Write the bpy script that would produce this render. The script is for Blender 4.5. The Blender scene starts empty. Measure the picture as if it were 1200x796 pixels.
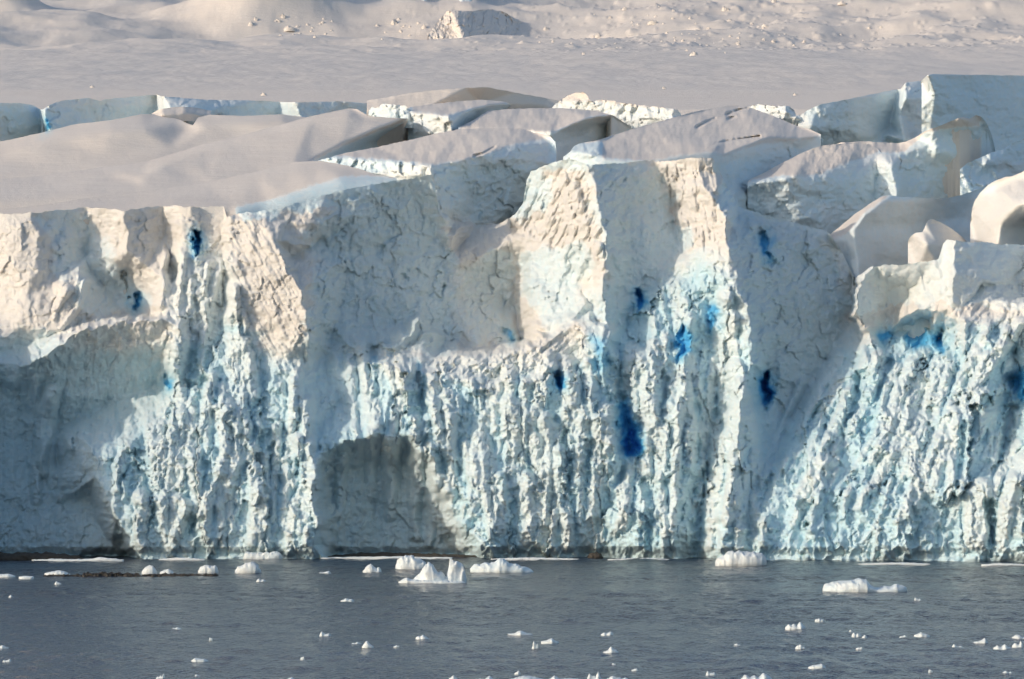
import bpy, math, random
import numpy as np
from mathutils import Vector
from mathutils.geometry import delaunay_2d_cdt

# ------------------------------------------------------------------ camera, sky, sun, exposure
CAM_D, CAM_H, FPX, HOR = 500.0, 15.0, 4000.0, 530.0     # metres to the ice front, metres above the sea, focal length and horizon
SC = bpy.context.scene
COL = SC.collection
cam_data = bpy.data.cameras.new('camera'); cam = bpy.data.objects.new('camera', cam_data); COL.objects.link(cam)
cam.location = (0, -CAM_D, CAM_H); cam.rotation_euler = (math.radians(90), 0, 0)
cam_data.sensor_width = 36; cam_data.lens = 36 * FPX / 1200; cam_data.shift_y = (HOR - 398) / 1200
cam_data.clip_start = 1; cam_data.clip_end = 20000
SC.camera = cam
SUN_EL, SUN_AZ = math.radians(18), math.radians(59)     # azimuth measured to the left from behind the camera
SUN = Vector((-math.sin(SUN_AZ) * math.cos(SUN_EL), -math.cos(SUN_AZ) * math.cos(SUN_EL), math.sin(SUN_EL)))
world_data = bpy.data.worlds.new('World'); SC.world = world_data; world_data.use_nodes = True
wn = world_data.node_tree.nodes; wn.clear()
sky = wn.new('ShaderNodeTexSky'); sky.sky_type = 'NISHITA'; sky.sun_disc = False
sky.sun_elevation = SUN_EL; sky.sun_rotation = math.pi + SUN_AZ; sky.air_density = 1.0; sky.dust_density = 1.4; sky.ozone_density = 1.6
bg = wn.new('ShaderNodeBackground'); bg.inputs['Strength'].default_value = 0.15
wo = wn.new('ShaderNodeOutputWorld')
world_data.node_tree.links.new(sky.outputs[0], bg.inputs['Color']); world_data.node_tree.links.new(bg.outputs[0], wo.inputs['Surface'])
sun_data = bpy.data.lights.new('sun', 'SUN'); sun_data.energy = 2.0; sun_data.angle = math.radians(0.6); sun_data.color = (1.0, 0.84, 0.67)
sun = bpy.data.objects.new('sun', sun_data); COL.objects.link(sun); sun.rotation_euler = SUN.to_track_quat('Z', 'Y').to_euler()
SC.view_settings.view_transform = 'Standard'; SC.view_settings.look = 'None'
SC.view_settings.exposure = 0.15; SC.view_settings.gamma = 1.0; SC.view_settings.use_curve_mapping = False
SC.render.engine = 'CYCLES'; SC.cycles.max_bounces = 6; SC.cycles.diffuse_bounces = 4; SC.cycles.glossy_bounces = 3
SC.cycles.use_denoising = True

# ------------------------------------------------------------------ helpers: numbers
R = np.random.RandomState(7)
random.seed(7)
def place(px, py, Y):                       # a traced outline point at its own distance Y behind the ice front
    D = CAM_D + Y
    return (px - 600) / FPX * D, Y, CAM_H + (HOR - py) / FPX * D
PERM = [np.random.RandomState(100 + k).rand(256, 256) for k in range(12)]
PCOS = [np.cos(p * 2 * np.pi) for p in PERM]; PSIN = [np.sin(p * 2 * np.pi) for p in PERM]
def perlin(x, y, s=0):
    tc, ts = PCOS[s % 12], PSIN[s % 12]
    ix = np.floor(x).astype(int); iy = np.floor(y).astype(int); fx = x - ix; fy = y - iy
    ux = fx * fx * fx * (fx * (fx * 6 - 15) + 10); uy = fy * fy * fy * (fy * (fy * 6 - 15) + 10)
    def g(a, b):
        jx = (ix + a) & 255; jy = (iy + b) & 255
        return tc[jx, jy] * (fx - a) + ts[jx, jy] * (fy - b)
    return 1.4 * ((g(0, 0) * (1 - ux) + g(1, 0) * ux) * (1 - uy) + (g(0, 1) * (1 - ux) + g(1, 1) * ux) * uy)
def fbm(x, y, o=4, s=0, gain=0.5):
    v = 0; a = 1.0
    for k in range(o):
        v = v + a * perlin(x * 2.03 ** k + 17.3 * k, y * 2.03 ** k - 9.1 * k, s + k); a *= gain
    return v
def ridged(x, y, o=4, s=0):
    v = 0; a = 1.0
    for k in range(o):
        v = v + a * (1 - 2 * np.abs(perlin(x * 2.1 ** k + 5.3 * k, y * 2.1 ** k + 3.1 * k, s + k))); a *= 0.5
    return v
def worley(x, y, s=0):                      # F1, F2 and a value per cell
    a = PERM[s % 12]; b = PERM[(s + 5) % 12]; c = PERM[(s + 3) % 12]
    ix = np.floor(x).astype(int); iy = np.floor(y).astype(int)
    f1 = np.full(x.shape, 9.0); f2 = np.full(x.shape, 9.0); cv = np.zeros(x.shape)
    for dx in (-1, 0, 1):
        for dy in (-1, 0, 1):
            jx = ix + dx; jy = iy + dy
            d = np.hypot(jx + a[jx & 255, jy & 255] - x, jy + b[jx & 255, jy & 255] - y)
            near = d < f1
            f2 = np.where(near, f1, np.minimum(f2, d)); cv = np.where(near, c[jx & 255, jy & 255], cv); f1 = np.minimum(f1, d)
    return f1, f2, cv
def flakes(x, y, s=0):                      # every cell a tilted facet: fractured ice
    a = PERM[s % 12]; b = PERM[(s + 5) % 12]; c = PERM[(s + 3) % 12]; e = PERM[(s + 8) % 12]
    ix = np.floor(x).astype(int); iy = np.floor(y).astype(int); f1 = np.full(x.shape, 9.0); out = np.zeros(x.shape)
    for dx in (-1, 0, 1):
        for dy in (-1, 0, 1):
            jx = (ix + dx) & 255; jy = (iy + dy) & 255
            px = x - (ix + dx) - a[jx, jy]; py = y - (iy + dy) - b[jx, jy]; d = px * px + py * py; near = d < f1
            th = c[jx, jy] * 6.283; out = np.where(near, (px * np.cos(th) + py * np.sin(th)) * 1.3 + (e[jx, jy] - .5) * .6, out); f1 = np.minimum(f1, d)
    return out
def box_blur(a, r):
    if r < 1: return a
    for ax in (0, 1):
        p = [(0, 0), (0, 0)]; p[ax] = (r + 1, r)
        c = np.cumsum(np.pad(a, p, mode='edge'), axis=ax, dtype=np.float64)
        n = a.shape[ax]
        a = (np.take(c, range(2 * r + 1, 2 * r + 1 + n), ax) - np.take(c, range(0, n), ax)) / (2 * r + 1)
    return a
def blur(a, r, n=2):
    for _ in range(n): a = box_blur(a, r)
    return a
def sample(a, x, y):                        # bilinear
    x = np.clip(x, 0, a.shape[1] - 1.001); y = np.clip(y, 0, a.shape[0] - 1.001)
    ix = x.astype(int); iy = y.astype(int); fx = x - ix; fy = y - iy
    return (a[iy, ix] * (1 - fx) + a[iy, ix + 1] * fx) * (1 - fy) + (a[iy + 1, ix] * (1 - fx) + a[iy + 1, ix + 1] * fx) * fy
def inside(poly, X, Y):
    m = np.zeros(X.shape, bool); n = len(poly)
    for i in range(n):
        x0, y0 = poly[i]; x1, y1 = poly[(i + 1) % n]
        if y0 == y1: continue
        c = ((y0 > Y) != (y1 > Y)) & (X < (x1 - x0) * (Y - y0) / (y1 - y0) + x0)
        m ^= c
    return m
def facets(lines, x0, x1, y0, y1, soft=1):  # crease lines with depths -> a field of flat facets between them
    idx = {}; pts = []; vals = []; edges = []
    def pid(p):
        k = (round(p[0], 2), round(p[1], 2))
        if k not in idx:
            idx[k] = len(pts); pts.append(Vector((p[0], p[1]))); vals.append(p[2])
        return idx[k]
    for ln in lines:
        ids = [pid(p) for p in ln]
        edges += [(a, b) for a, b in zip(ids[:-1], ids[1:]) if a != b]
    P = np.array([(p.x, p.y) for p in pts]); V = np.array(vals)
    for bx in np.linspace(x0, x1, max(3, int((x1 - x0) / 80) + 2)):
        for by in (y0, y1):
            k = np.argmin((P[:, 0] - bx) ** 2 + (P[:, 1] - by) ** 2); pid((bx, by, V[k]))
    for by in np.linspace(y0, y1, max(3, int((y1 - y0) / 80) + 2))[1:-1]:
        for bx in (x0, x1):
            k = np.argmin((P[:, 0] - bx) ** 2 + (P[:, 1] - by) ** 2); pid((bx, by, V[k]))
    ov, oe, of, orv, _, _ = delaunay_2d_cdt(pts, edges, [], 0, 1e-3)
    src = np.array([(p.x, p.y) for p in pts]); vals = np.array(vals)
    q = np.array([(v.x, v.y) for v in ov]); w = np.empty(len(ov))
    for i, o in enumerate(orv):
        if len(o): w[i] = vals[o[0]]
        else:
            d = 1 / (((src - q[i]) ** 2).sum(1) + 1); k = np.argsort(-d)[:3]; w[i] = (vals[k] * d[k]).sum() / d[k].sum()
    W = int(x1 - x0) + 1; H = int(y1 - y0) + 1
    out = np.full((H, W), np.nan)
    for f in of:
        a, b, c = (q[i] for i in f); wa, wb, wc = (w[i] for i in f)
        mnx = max(int(min(a[0], b[0], c[0]) - x0), 0); mxx = min(int(max(a[0], b[0], c[0]) - x0) + 2, W)
        mny = max(int(min(a[1], b[1], c[1]) - y0), 0); mxy = min(int(max(a[1], b[1], c[1]) - y0) + 2, H)
        if mxx <= mnx or mxy <= mny: continue
        X, Yy = np.meshgrid(np.arange(mnx, mxx) + x0, np.arange(mny, mxy) + y0)
        det = (b[1] - c[1]) * (a[0] - c[0]) + (c[0] - b[0]) * (a[1] - c[1])
        if abs(det) < 1e-9: continue
        l1 = ((b[1] - c[1]) * (X - c[0]) + (c[0] - b[0]) * (Yy - c[1])) / det
        l2 = ((c[1] - a[1]) * (X - c[0]) + (a[0] - c[0]) * (Yy - c[1])) / det
        l3 = 1 - l1 - l2; ok = (l1 >= -1e-6) & (l2 >= -1e-6) & (l3 >= -1e-6)
        sub = out[mny:mxy, mnx:mxx]; sub[ok] = (l1 * wa + l2 * wb + l3 * wc)[ok]
    bad = np.isnan(out)
    if bad.any(): out[bad] = np.nanmean(out)
    return blur(out, soft) if soft else out

# ------------------------------------------------------------------ helpers: materials
def new_mat(name):
    m = bpy.data.materials.new(name); m.use_nodes = True
    nt = m.node_tree; b = nt.nodes['Principled BSDF']
    return m, nt, b
def nd(nt, t, **kw):
    n = nt.nodes.new(t)
    for k, v in kw.items():
        if k in n.inputs: n.inputs[k].default_value = v
        else: setattr(n, k, v)
    return n
def mixc(nt, fac, a, b, blend='MIX'):
    n = nt.nodes.new('ShaderNodeMix'); n.data_type = 'RGBA'; n.blend_type = blend
    for sock, v in ((n.inputs[0], fac), (n.inputs[6], a), (n.inputs[7], b)):
        if hasattr(v, 'links') or hasattr(v, 'is_output'): nt.links.new(v, sock)
        elif isinstance(v, (int, float)): sock.default_value = v
        else: sock.default_value = (*v, 1)
    return n.outputs[2]
def glacier_material():
    m, nt, b = new_mat('glacier_ice_and_snow')
    at = nd(nt, 'ShaderNodeAttribute', attribute_name='ice'); sep = nd(nt, 'ShaderNodeSeparateColor')
    nt.links.new(at.outputs['Color'], sep.inputs[0])
    tc = nd(nt, 'ShaderNodeTexCoord')
    def noise(scale, detail=5, rough=.6, mp=None):
        n = nd(nt, 'ShaderNodeTexNoise', Scale=scale, Detail=detail, Roughness=rough)
        nt.links.new(mp if mp is not None else tc.outputs['Object'], n.inputs['Vector']); return n
    n1 = noise(.12); n2 = noise(1.1); n3 = noise(5.0, 4, .7)
    snow = mixc(nt, n1.outputs[0], (.71, .64, .575), (.79, .73, .665))
    ice = mixc(nt, n1.outputs[0], (.47, .71, .82), (.72, .89, .94))
    add = nd(nt, 'ShaderNodeMath', operation='MULTIPLY_ADD'); add.inputs[1].default_value = .9; add.use_clamp = True
    sub = nd(nt, 'ShaderNodeMath', operation='SUBTRACT'); sub.inputs[1].default_value = .5
    nt.links.new(n2.outputs[0], sub.inputs[0]); nt.links.new(sub.outputs[0], add.inputs[0]); nt.links.new(sep.outputs[0], add.inputs[2])
    gate = nd(nt, 'ShaderNodeMath', operation='MULTIPLY'); gate.use_clamp = True      # pure snow stays untinted
    k3 = nd(nt, 'ShaderNodeMath', operation='MULTIPLY'); k3.inputs[1].default_value = 4; k3.use_clamp = True
    nt.links.new(sep.outputs[0], k3.inputs[0]); nt.links.new(add.outputs[0], gate.inputs[0]); nt.links.new(k3.outputs[0], gate.inputs[1])
    kw = nd(nt, 'ShaderNodeMath', operation='MULTIPLY'); kw.inputs[1].default_value = 6; kw.use_clamp = True; nt.links.new(sep.outputs[0], kw.inputs[0])
    pale = mixc(nt, n1.outputs[0], (.77, .79, .775), (.86, .87, .84))
    c = mixc(nt, gate.outputs[0], mixc(nt, kw.outputs[0], snow, pale), ice)
    cr = nd(nt, 'ShaderNodeValToRGB'); nt.links.new(sep.outputs[1], cr.inputs[0])
    cr.color_ramp.elements[0].position = .1; cr.color_ramp.elements[0].color = (.36, .70, .84, 1); cr.color_ramp.elements[1].position = .95; cr.color_ramp.elements[1].color = (.02, .20, .72, 1)
    e = cr.color_ramp.elements.new(.5); e.color = (.10, .46, .80, 1)
    k4 = nd(nt, 'ShaderNodeMath', operation='MULTIPLY'); k4.inputs[1].default_value = 2.5; k4.use_clamp = True; nt.links.new(sep.outputs[1], k4.inputs[0])
    c = mixc(nt, k4.outputs[0], c, cr.outputs[0])
    nt.links.new(c, b.inputs['Base Color'])
    rr = nd(nt, 'ShaderNodeMath', operation='MULTIPLY_ADD'); rr.inputs[1].default_value = -.25; rr.inputs[2].default_value = .62
    nt.links.new(gate.outputs[0], rr.inputs[0]); nt.links.new(rr.outputs[0], b.inputs['Roughness'])
    b.inputs['IOR'].default_value = 1.31
    h = nd(nt, 'ShaderNodeMath', operation='MULTIPLY'); nt.links.new(n3.outputs[0], h.inputs[0]); nt.links.new(sep.outputs[2], h.inputs[1])
    h2 = nd(nt, 'ShaderNodeMath', operation='MULTIPLY_ADD'); nt.links.new(n2.outputs[0], h2.inputs[0]); nt.links.new(sep.outputs[2], h2.inputs[1]); nt.links.new(h.outputs[0], h2.inputs[2])
    mp = nd(nt, 'ShaderNodeMapping'); mp.inputs['Scale'].default_value = (.16, .5, 1.2); mp.inputs['Rotation'].default_value = (0, 0, .5); nt.links.new(tc.outputs['Object'], mp.inputs['Vector'])
    n4 = noise(1.0, 5, .65, mp.outputs[0]); h3 = nd(nt, 'ShaderNodeMath', operation='MULTIPLY_ADD'); h3.inputs[1].default_value = .45; nt.links.new(n4.outputs[0], h3.inputs[0]); nt.links.new(h2.outputs[0], h3.inputs[2])
    bp = nd(nt, 'ShaderNodeBump', Strength=.9, Distance=.35); nt.links.new(h3.outputs[0], bp.inputs['Height'])
    nt.links.new(bp.outputs[0], b.inputs['Normal'])
    return m
M_ICE = glacier_material()

# ------------------------------------------------------------------ helpers: objects
def tag(o, label=None, cat=None, group=None, kind=None):
    for k, v in (('label', label), ('category', cat), ('group', group), ('kind', kind)):
        if v: o[k] = v
    return o
def empty(name, loc=(0, 0, 0)):
    o = bpy.data.objects.new(name, None); COL.objects.link(o); o.location = loc; o.empty_display_size = 1; return o
def mesh_obj(name, co, quads, mat, parent=None, attr=None, normals=None, tris=False):
    me = bpy.data.meshes.new(name); n = len(co); f = np.asarray(quads); k = f.shape[1]
    me.vertices.add(n); me.vertices.foreach_set('co', np.ascontiguousarray(co, np.float32).ravel())
    me.loops.add(f.size); me.loops.foreach_set('vertex_index', f.ravel().astype(np.int32))
    me.polygons.add(len(f)); me.polygons.foreach_set('loop_start', np.arange(0, f.size, k, dtype=np.int32))
    me.update(calc_edges=True)
    me.polygons.foreach_set('use_smooth', np.ones(len(f), bool))
    if attr is not None:
        a = me.attributes.new('ice', 'FLOAT_COLOR', 'POINT')
        a.data.foreach_set('color', np.concatenate([attr, np.ones((n, 1))], 1).astype(np.float32).ravel())
    if normals is not None:
        me.normals_split_custom_set_from_vertices(normals.astype(np.float32))
    me.materials.append(mat)
    o = bpy.data.objects.new(name, me); COL.objects.link(o)
    if parent: o.parent = parent
    return o
def grid_quads(nr, nc):
    i = np.arange(nr * nc).reshape(nr, nc)
    return np.stack([i[:-1, :-1], i[:-1, 1:], i[1:, 1:], i[1:, :-1]], -1).reshape(-1, 4)
def grid_normals(co, nr, nc):
    g = co.reshape(nr, nc, 3); du = np.gradient(g, axis=1); dv = np.gradient(g, axis=0)
    n = np.cross(du, dv); n /= np.linalg.norm(n, axis=2, keepdims=True) + 1e-9
    return n.reshape(-1, 3)

# ------------------------------------------------------------------ what the ice looks like where: fields over the traced outline (1 unit = 1 pixel of tracing = 12.5 cm at the front)
CX0, CX1, CY0, CY1 = -380, 1600, -60, 720
GX, GY = np.meshgrid(np.arange(CX0, CX1 + 1), np.arange(CY0, CY1 + 1))
def field(): return np.zeros(GX.shape)
def fill(f, poly, v, soft=6):
    p = 4 * soft + 4; xa = max(int(min(q[0] for q in poly)) - p - CX0, 0); xb = min(int(max(q[0] for q in poly)) + p - CX0, f.shape[1])
    ya = max(int(min(q[1] for q in poly)) - p - CY0, 0); yb = min(int(max(q[1] for q in poly)) + p - CY0, f.shape[0]); w = (slice(ya, yb), slice(xa, xb))
    m = inside(poly, GX[w], GY[w]).astype(float); m = blur(m, soft) if soft else m
    f[w] += (v - f[w]) * m
def at(f, px, py): return sample(f, px - CX0, py - CY0)
RUB, FLU, TINT, BLUE, FINE, LEAN = (field() for _ in range(6))
FINE += .15
# rubble
fill(FINE, [(-380, 235), (300, 235), (520, 200), (640, 190), (860, 180), (880, 240), (1000, 310), (1600, 290), (1600, 700), (-380, 700)], .45, 10)
fill(RUB, [(-380, 380), (100, 370), (205, 400), (205, 460), (110, 520), (0, 640), (-380, 640)], .25)
fill(RUB, [(60, 390), (100, 365), (200, 362), (205, 410), (120, 412), (45, 430)], .9)
fill(RUB, [(200, 330), (270, 320), (300, 420), (350, 425), (365, 520), (480, 505), (520, 520), (565, 655), (165, 655), (105, 525), (200, 460)], .8)
fill(RUB, [(410, 500), (430, 420), (520, 425), (660, 385), (720, 390), (790, 480), (790, 655), (560, 655), (500, 520)], .7)
fill(RUB, [(640, 240), (700, 200), (715, 380), (640, 395), (625, 300)], .15)
fill(FINE, [(370, 262), (440, 216), (505, 205), (530, 290), (600, 290), (605, 400), (400, 415), (362, 420), (366, 340)], .75)
fill(FINE, [(866, 242), (970, 272), (1004, 335), (985, 402), (920, 500), (890, 430), (860, 300)], .9)
fill(RUB, [(720, 340), (860, 260), (890, 420), (850, 640), (740, 640)], .4)
fill(RUB, [(1000, 380), (1060, 330), (1600, 300), (1600, 655), (880, 655), (930, 500)], .6)
fill(RUB, [(850, 255), (960, 270), (1000, 330), (980, 400), (920, 480), (880, 430)], .28)
fill(RUB, [(0, 255), (40, 255), (60, 300), (100, 330), (90, 380), (0, 380)], .35)
fill(TINT, [(505, 8), (625, 8), (625, 45), (505, 45)], .22, 2)
fill(FINE, [(374, 520), (440, 508), (490, 516), (560, 655), (376, 655)], .6, 5)
fill(FINE, [(-200, 420), (190, 415), (198, 470), (105, 530), (155, 655), (-200, 655)], .6, 5)
# drip-like columns
fill(FLU, [(205, 300), (262, 300), (300, 420), (420, 420), (530, 500), (570, 655), (170, 655), (110, 540), (200, 470)], .7, 16)
fill(FLU, [(420, 415), (520, 425), (640, 420), (720, 390), (770, 340), (850, 300), (890, 420), (890, 655), (560, 655)], .9, 16)
fill(FLU, [(340, 395), (412, 405), (424, 495), (372, 512), (352, 470)], .15, 8); fill(RUB, [(340, 395), (412, 405), (424, 495), (372, 512), (352, 470)], .12, 6)
fill(FLU, [(1000, 400), (1100, 380), (1600, 360), (1600, 655), (880, 655), (930, 500)], .95, 8)
fill(FLU, [(20, 440), (190, 430), (150, 520), (0, 620), (-200, 620), (-200, 440)], .25, 8)
fill(LEAN, [(900, 400), (1060, 390), (1200, 360), (1200, 480), (1060, 560), (900, 640)], -.5, 12)
for f_, v_ in ((FLU, .12), (RUB, .12)):
    fill(f_, [(374, 535), (440, 514), (480, 516), (503, 545), (556, 655), (378, 655)], v_, 4); fill(f_, [(-200, 430), (20, 440), (190, 425), (198, 470), (140, 515), (100, 530), (150, 655), (-200, 655)], v_, 4)
# blue-green old ice low in the front, snow above; shaded walls tinted bluer for their shade
fill(TINT, [(-380, 405), (60, 400), (200, 395), (260, 400), (300, 425), (420, 425), (520, 440), (640, 420), (720, 330), (850, 300), (880, 400), (1000, 400), (1600, 370), (1600, 700), (-380, 700)], .62, 16)
fill(TINT, [(-380, 560), (1600, 560), (1600, 700), (-380, 700)], .55, 20)
fill(TINT, [(-380, 420), (60, 425), (195, 420), (200, 460), (110, 520), (150, 660), (-380, 660)], .55, 6)
fill(TINT, [(375, 530), (440, 512), (480, 515), (560, 655), (378, 655)], .55, 6)
fill(TINT, [(60, 395), (120, 375), (205, 370), (200, 410), (100, 420)], .12)
fill(TINT, [(470, 400), (560, 415), (680, 378), (720, 385), (690, 430), (560, 450), (500, 440)], .08)
fill(TINT, [(380, 425), (425, 420), (440, 500), (380, 500), (350, 470)], .6)
fill(TINT, [(260, 380), (300, 380), (300, 430), (250, 430)], .55)
fill(TINT, [(615, 290), (685, 290), (690, 370), (640, 385), (620, 350)], .45)
fill(TINT, [(1060, 385), (1110, 380), (1120, 440), (1040, 440)], .75)
fill(TINT, [(980, 430), (1060, 420), (1040, 500), (960, 520)], .7)
fill(TINT, [(700, 560), (790, 560), (790, 650), (700, 650)], .6)
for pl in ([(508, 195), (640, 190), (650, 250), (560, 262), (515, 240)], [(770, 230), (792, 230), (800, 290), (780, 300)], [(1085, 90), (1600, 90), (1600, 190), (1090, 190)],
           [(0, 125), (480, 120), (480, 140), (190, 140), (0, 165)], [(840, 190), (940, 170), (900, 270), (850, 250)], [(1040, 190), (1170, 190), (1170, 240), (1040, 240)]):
    fill(TINT, pl, .45, 4)  # ice walls turned from the sun: cool of their shade put into the tint
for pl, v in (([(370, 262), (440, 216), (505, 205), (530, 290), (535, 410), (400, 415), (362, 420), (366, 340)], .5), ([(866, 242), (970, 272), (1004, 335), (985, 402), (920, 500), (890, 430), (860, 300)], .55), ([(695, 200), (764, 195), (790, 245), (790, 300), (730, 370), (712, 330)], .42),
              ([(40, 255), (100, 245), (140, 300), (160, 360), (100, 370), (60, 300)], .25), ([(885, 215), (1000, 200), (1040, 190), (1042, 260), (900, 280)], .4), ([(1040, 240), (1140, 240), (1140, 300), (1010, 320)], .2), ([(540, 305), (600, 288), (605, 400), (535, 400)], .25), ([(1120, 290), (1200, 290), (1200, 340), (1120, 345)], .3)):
    fill(TINT, pl, v, 8)  # more shaded ice faces, their blue shade added to the ice colour
for pl, v in (([(722, 472), (733, 465), (742, 490), (751, 527), (735, 538), (725, 505)], .5), ([(733, 500), (744, 500), (751, 527), (737, 536)], .95), ([(743, 343), (752, 340), (757, 362), (748, 366)], .9), ([(892, 438), (899, 436), (905, 455), (897, 480), (891, 465)], .85),
              ([(650, 438), (660, 441), (667, 456), (656, 455)], .9), ([(794, 385), (808, 380), (812, 405), (800, 425), (790, 420)], .6), ([(826, 360), (838, 355), (842, 385), (830, 392)], .55), ([(1062, 388), (1083, 380), (1088, 405), (1065, 412)], .6),
              ([(1090, 392), (1107, 395), (1107, 410), (1095, 412)], .7), ([(890, 275), (898, 270), (905, 295), (909, 315), (898, 305)], .6), ([(226, 270), (233, 270), (234, 300), (227, 302)], .85), ([(190, 448), (203, 440), (204, 455), (192, 460)], .6),
              ([(155, 345), (163, 345), (163, 366), (156, 360)], .7), ([(588, 385), (600, 385), (610, 400), (597, 402)], .45), ([(49, 140), (56, 140), (60, 153), (53, 153)], .95), ([(690, 390), (708, 395), (715, 430), (700, 440)], .35), ([(748, 560), (775, 560), (770, 645), (752, 640)], .1),
              ([(652, 500), (672, 500), (672, 600), (655, 600)], .08), ([(1028, 392), (1048, 385), (1048, 396), (1032, 402)], .6), ([(260, 380), (282, 378), (280, 388), (262, 390)], .2), ([(1186, 440), (1200, 430), (1215, 470), (1190, 470)], .6), ([(1008, 440), (1030, 430), (1030, 520), (1008, 520)], .1)):
    fill(BLUE, pl, v, 3)
TINT = np.maximum(TINT, np.clip(2.2 * blur(BLUE, 9), 0, 1)); BLUE = np.maximum(.85 * BLUE, np.clip(1.1 * blur(BLUE, 5), 0, .5))
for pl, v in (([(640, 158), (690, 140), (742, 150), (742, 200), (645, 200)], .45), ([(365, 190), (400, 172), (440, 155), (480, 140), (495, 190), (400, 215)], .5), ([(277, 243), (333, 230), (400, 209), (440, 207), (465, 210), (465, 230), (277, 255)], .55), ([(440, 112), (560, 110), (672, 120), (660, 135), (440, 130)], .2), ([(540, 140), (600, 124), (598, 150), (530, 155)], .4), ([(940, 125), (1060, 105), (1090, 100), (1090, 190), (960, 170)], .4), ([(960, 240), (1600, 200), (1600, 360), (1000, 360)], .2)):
    fill(TINT, pl, v, 2)  # blue-grey of shade tinted into flanks, crevasse wall and right-hand blocks

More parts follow.
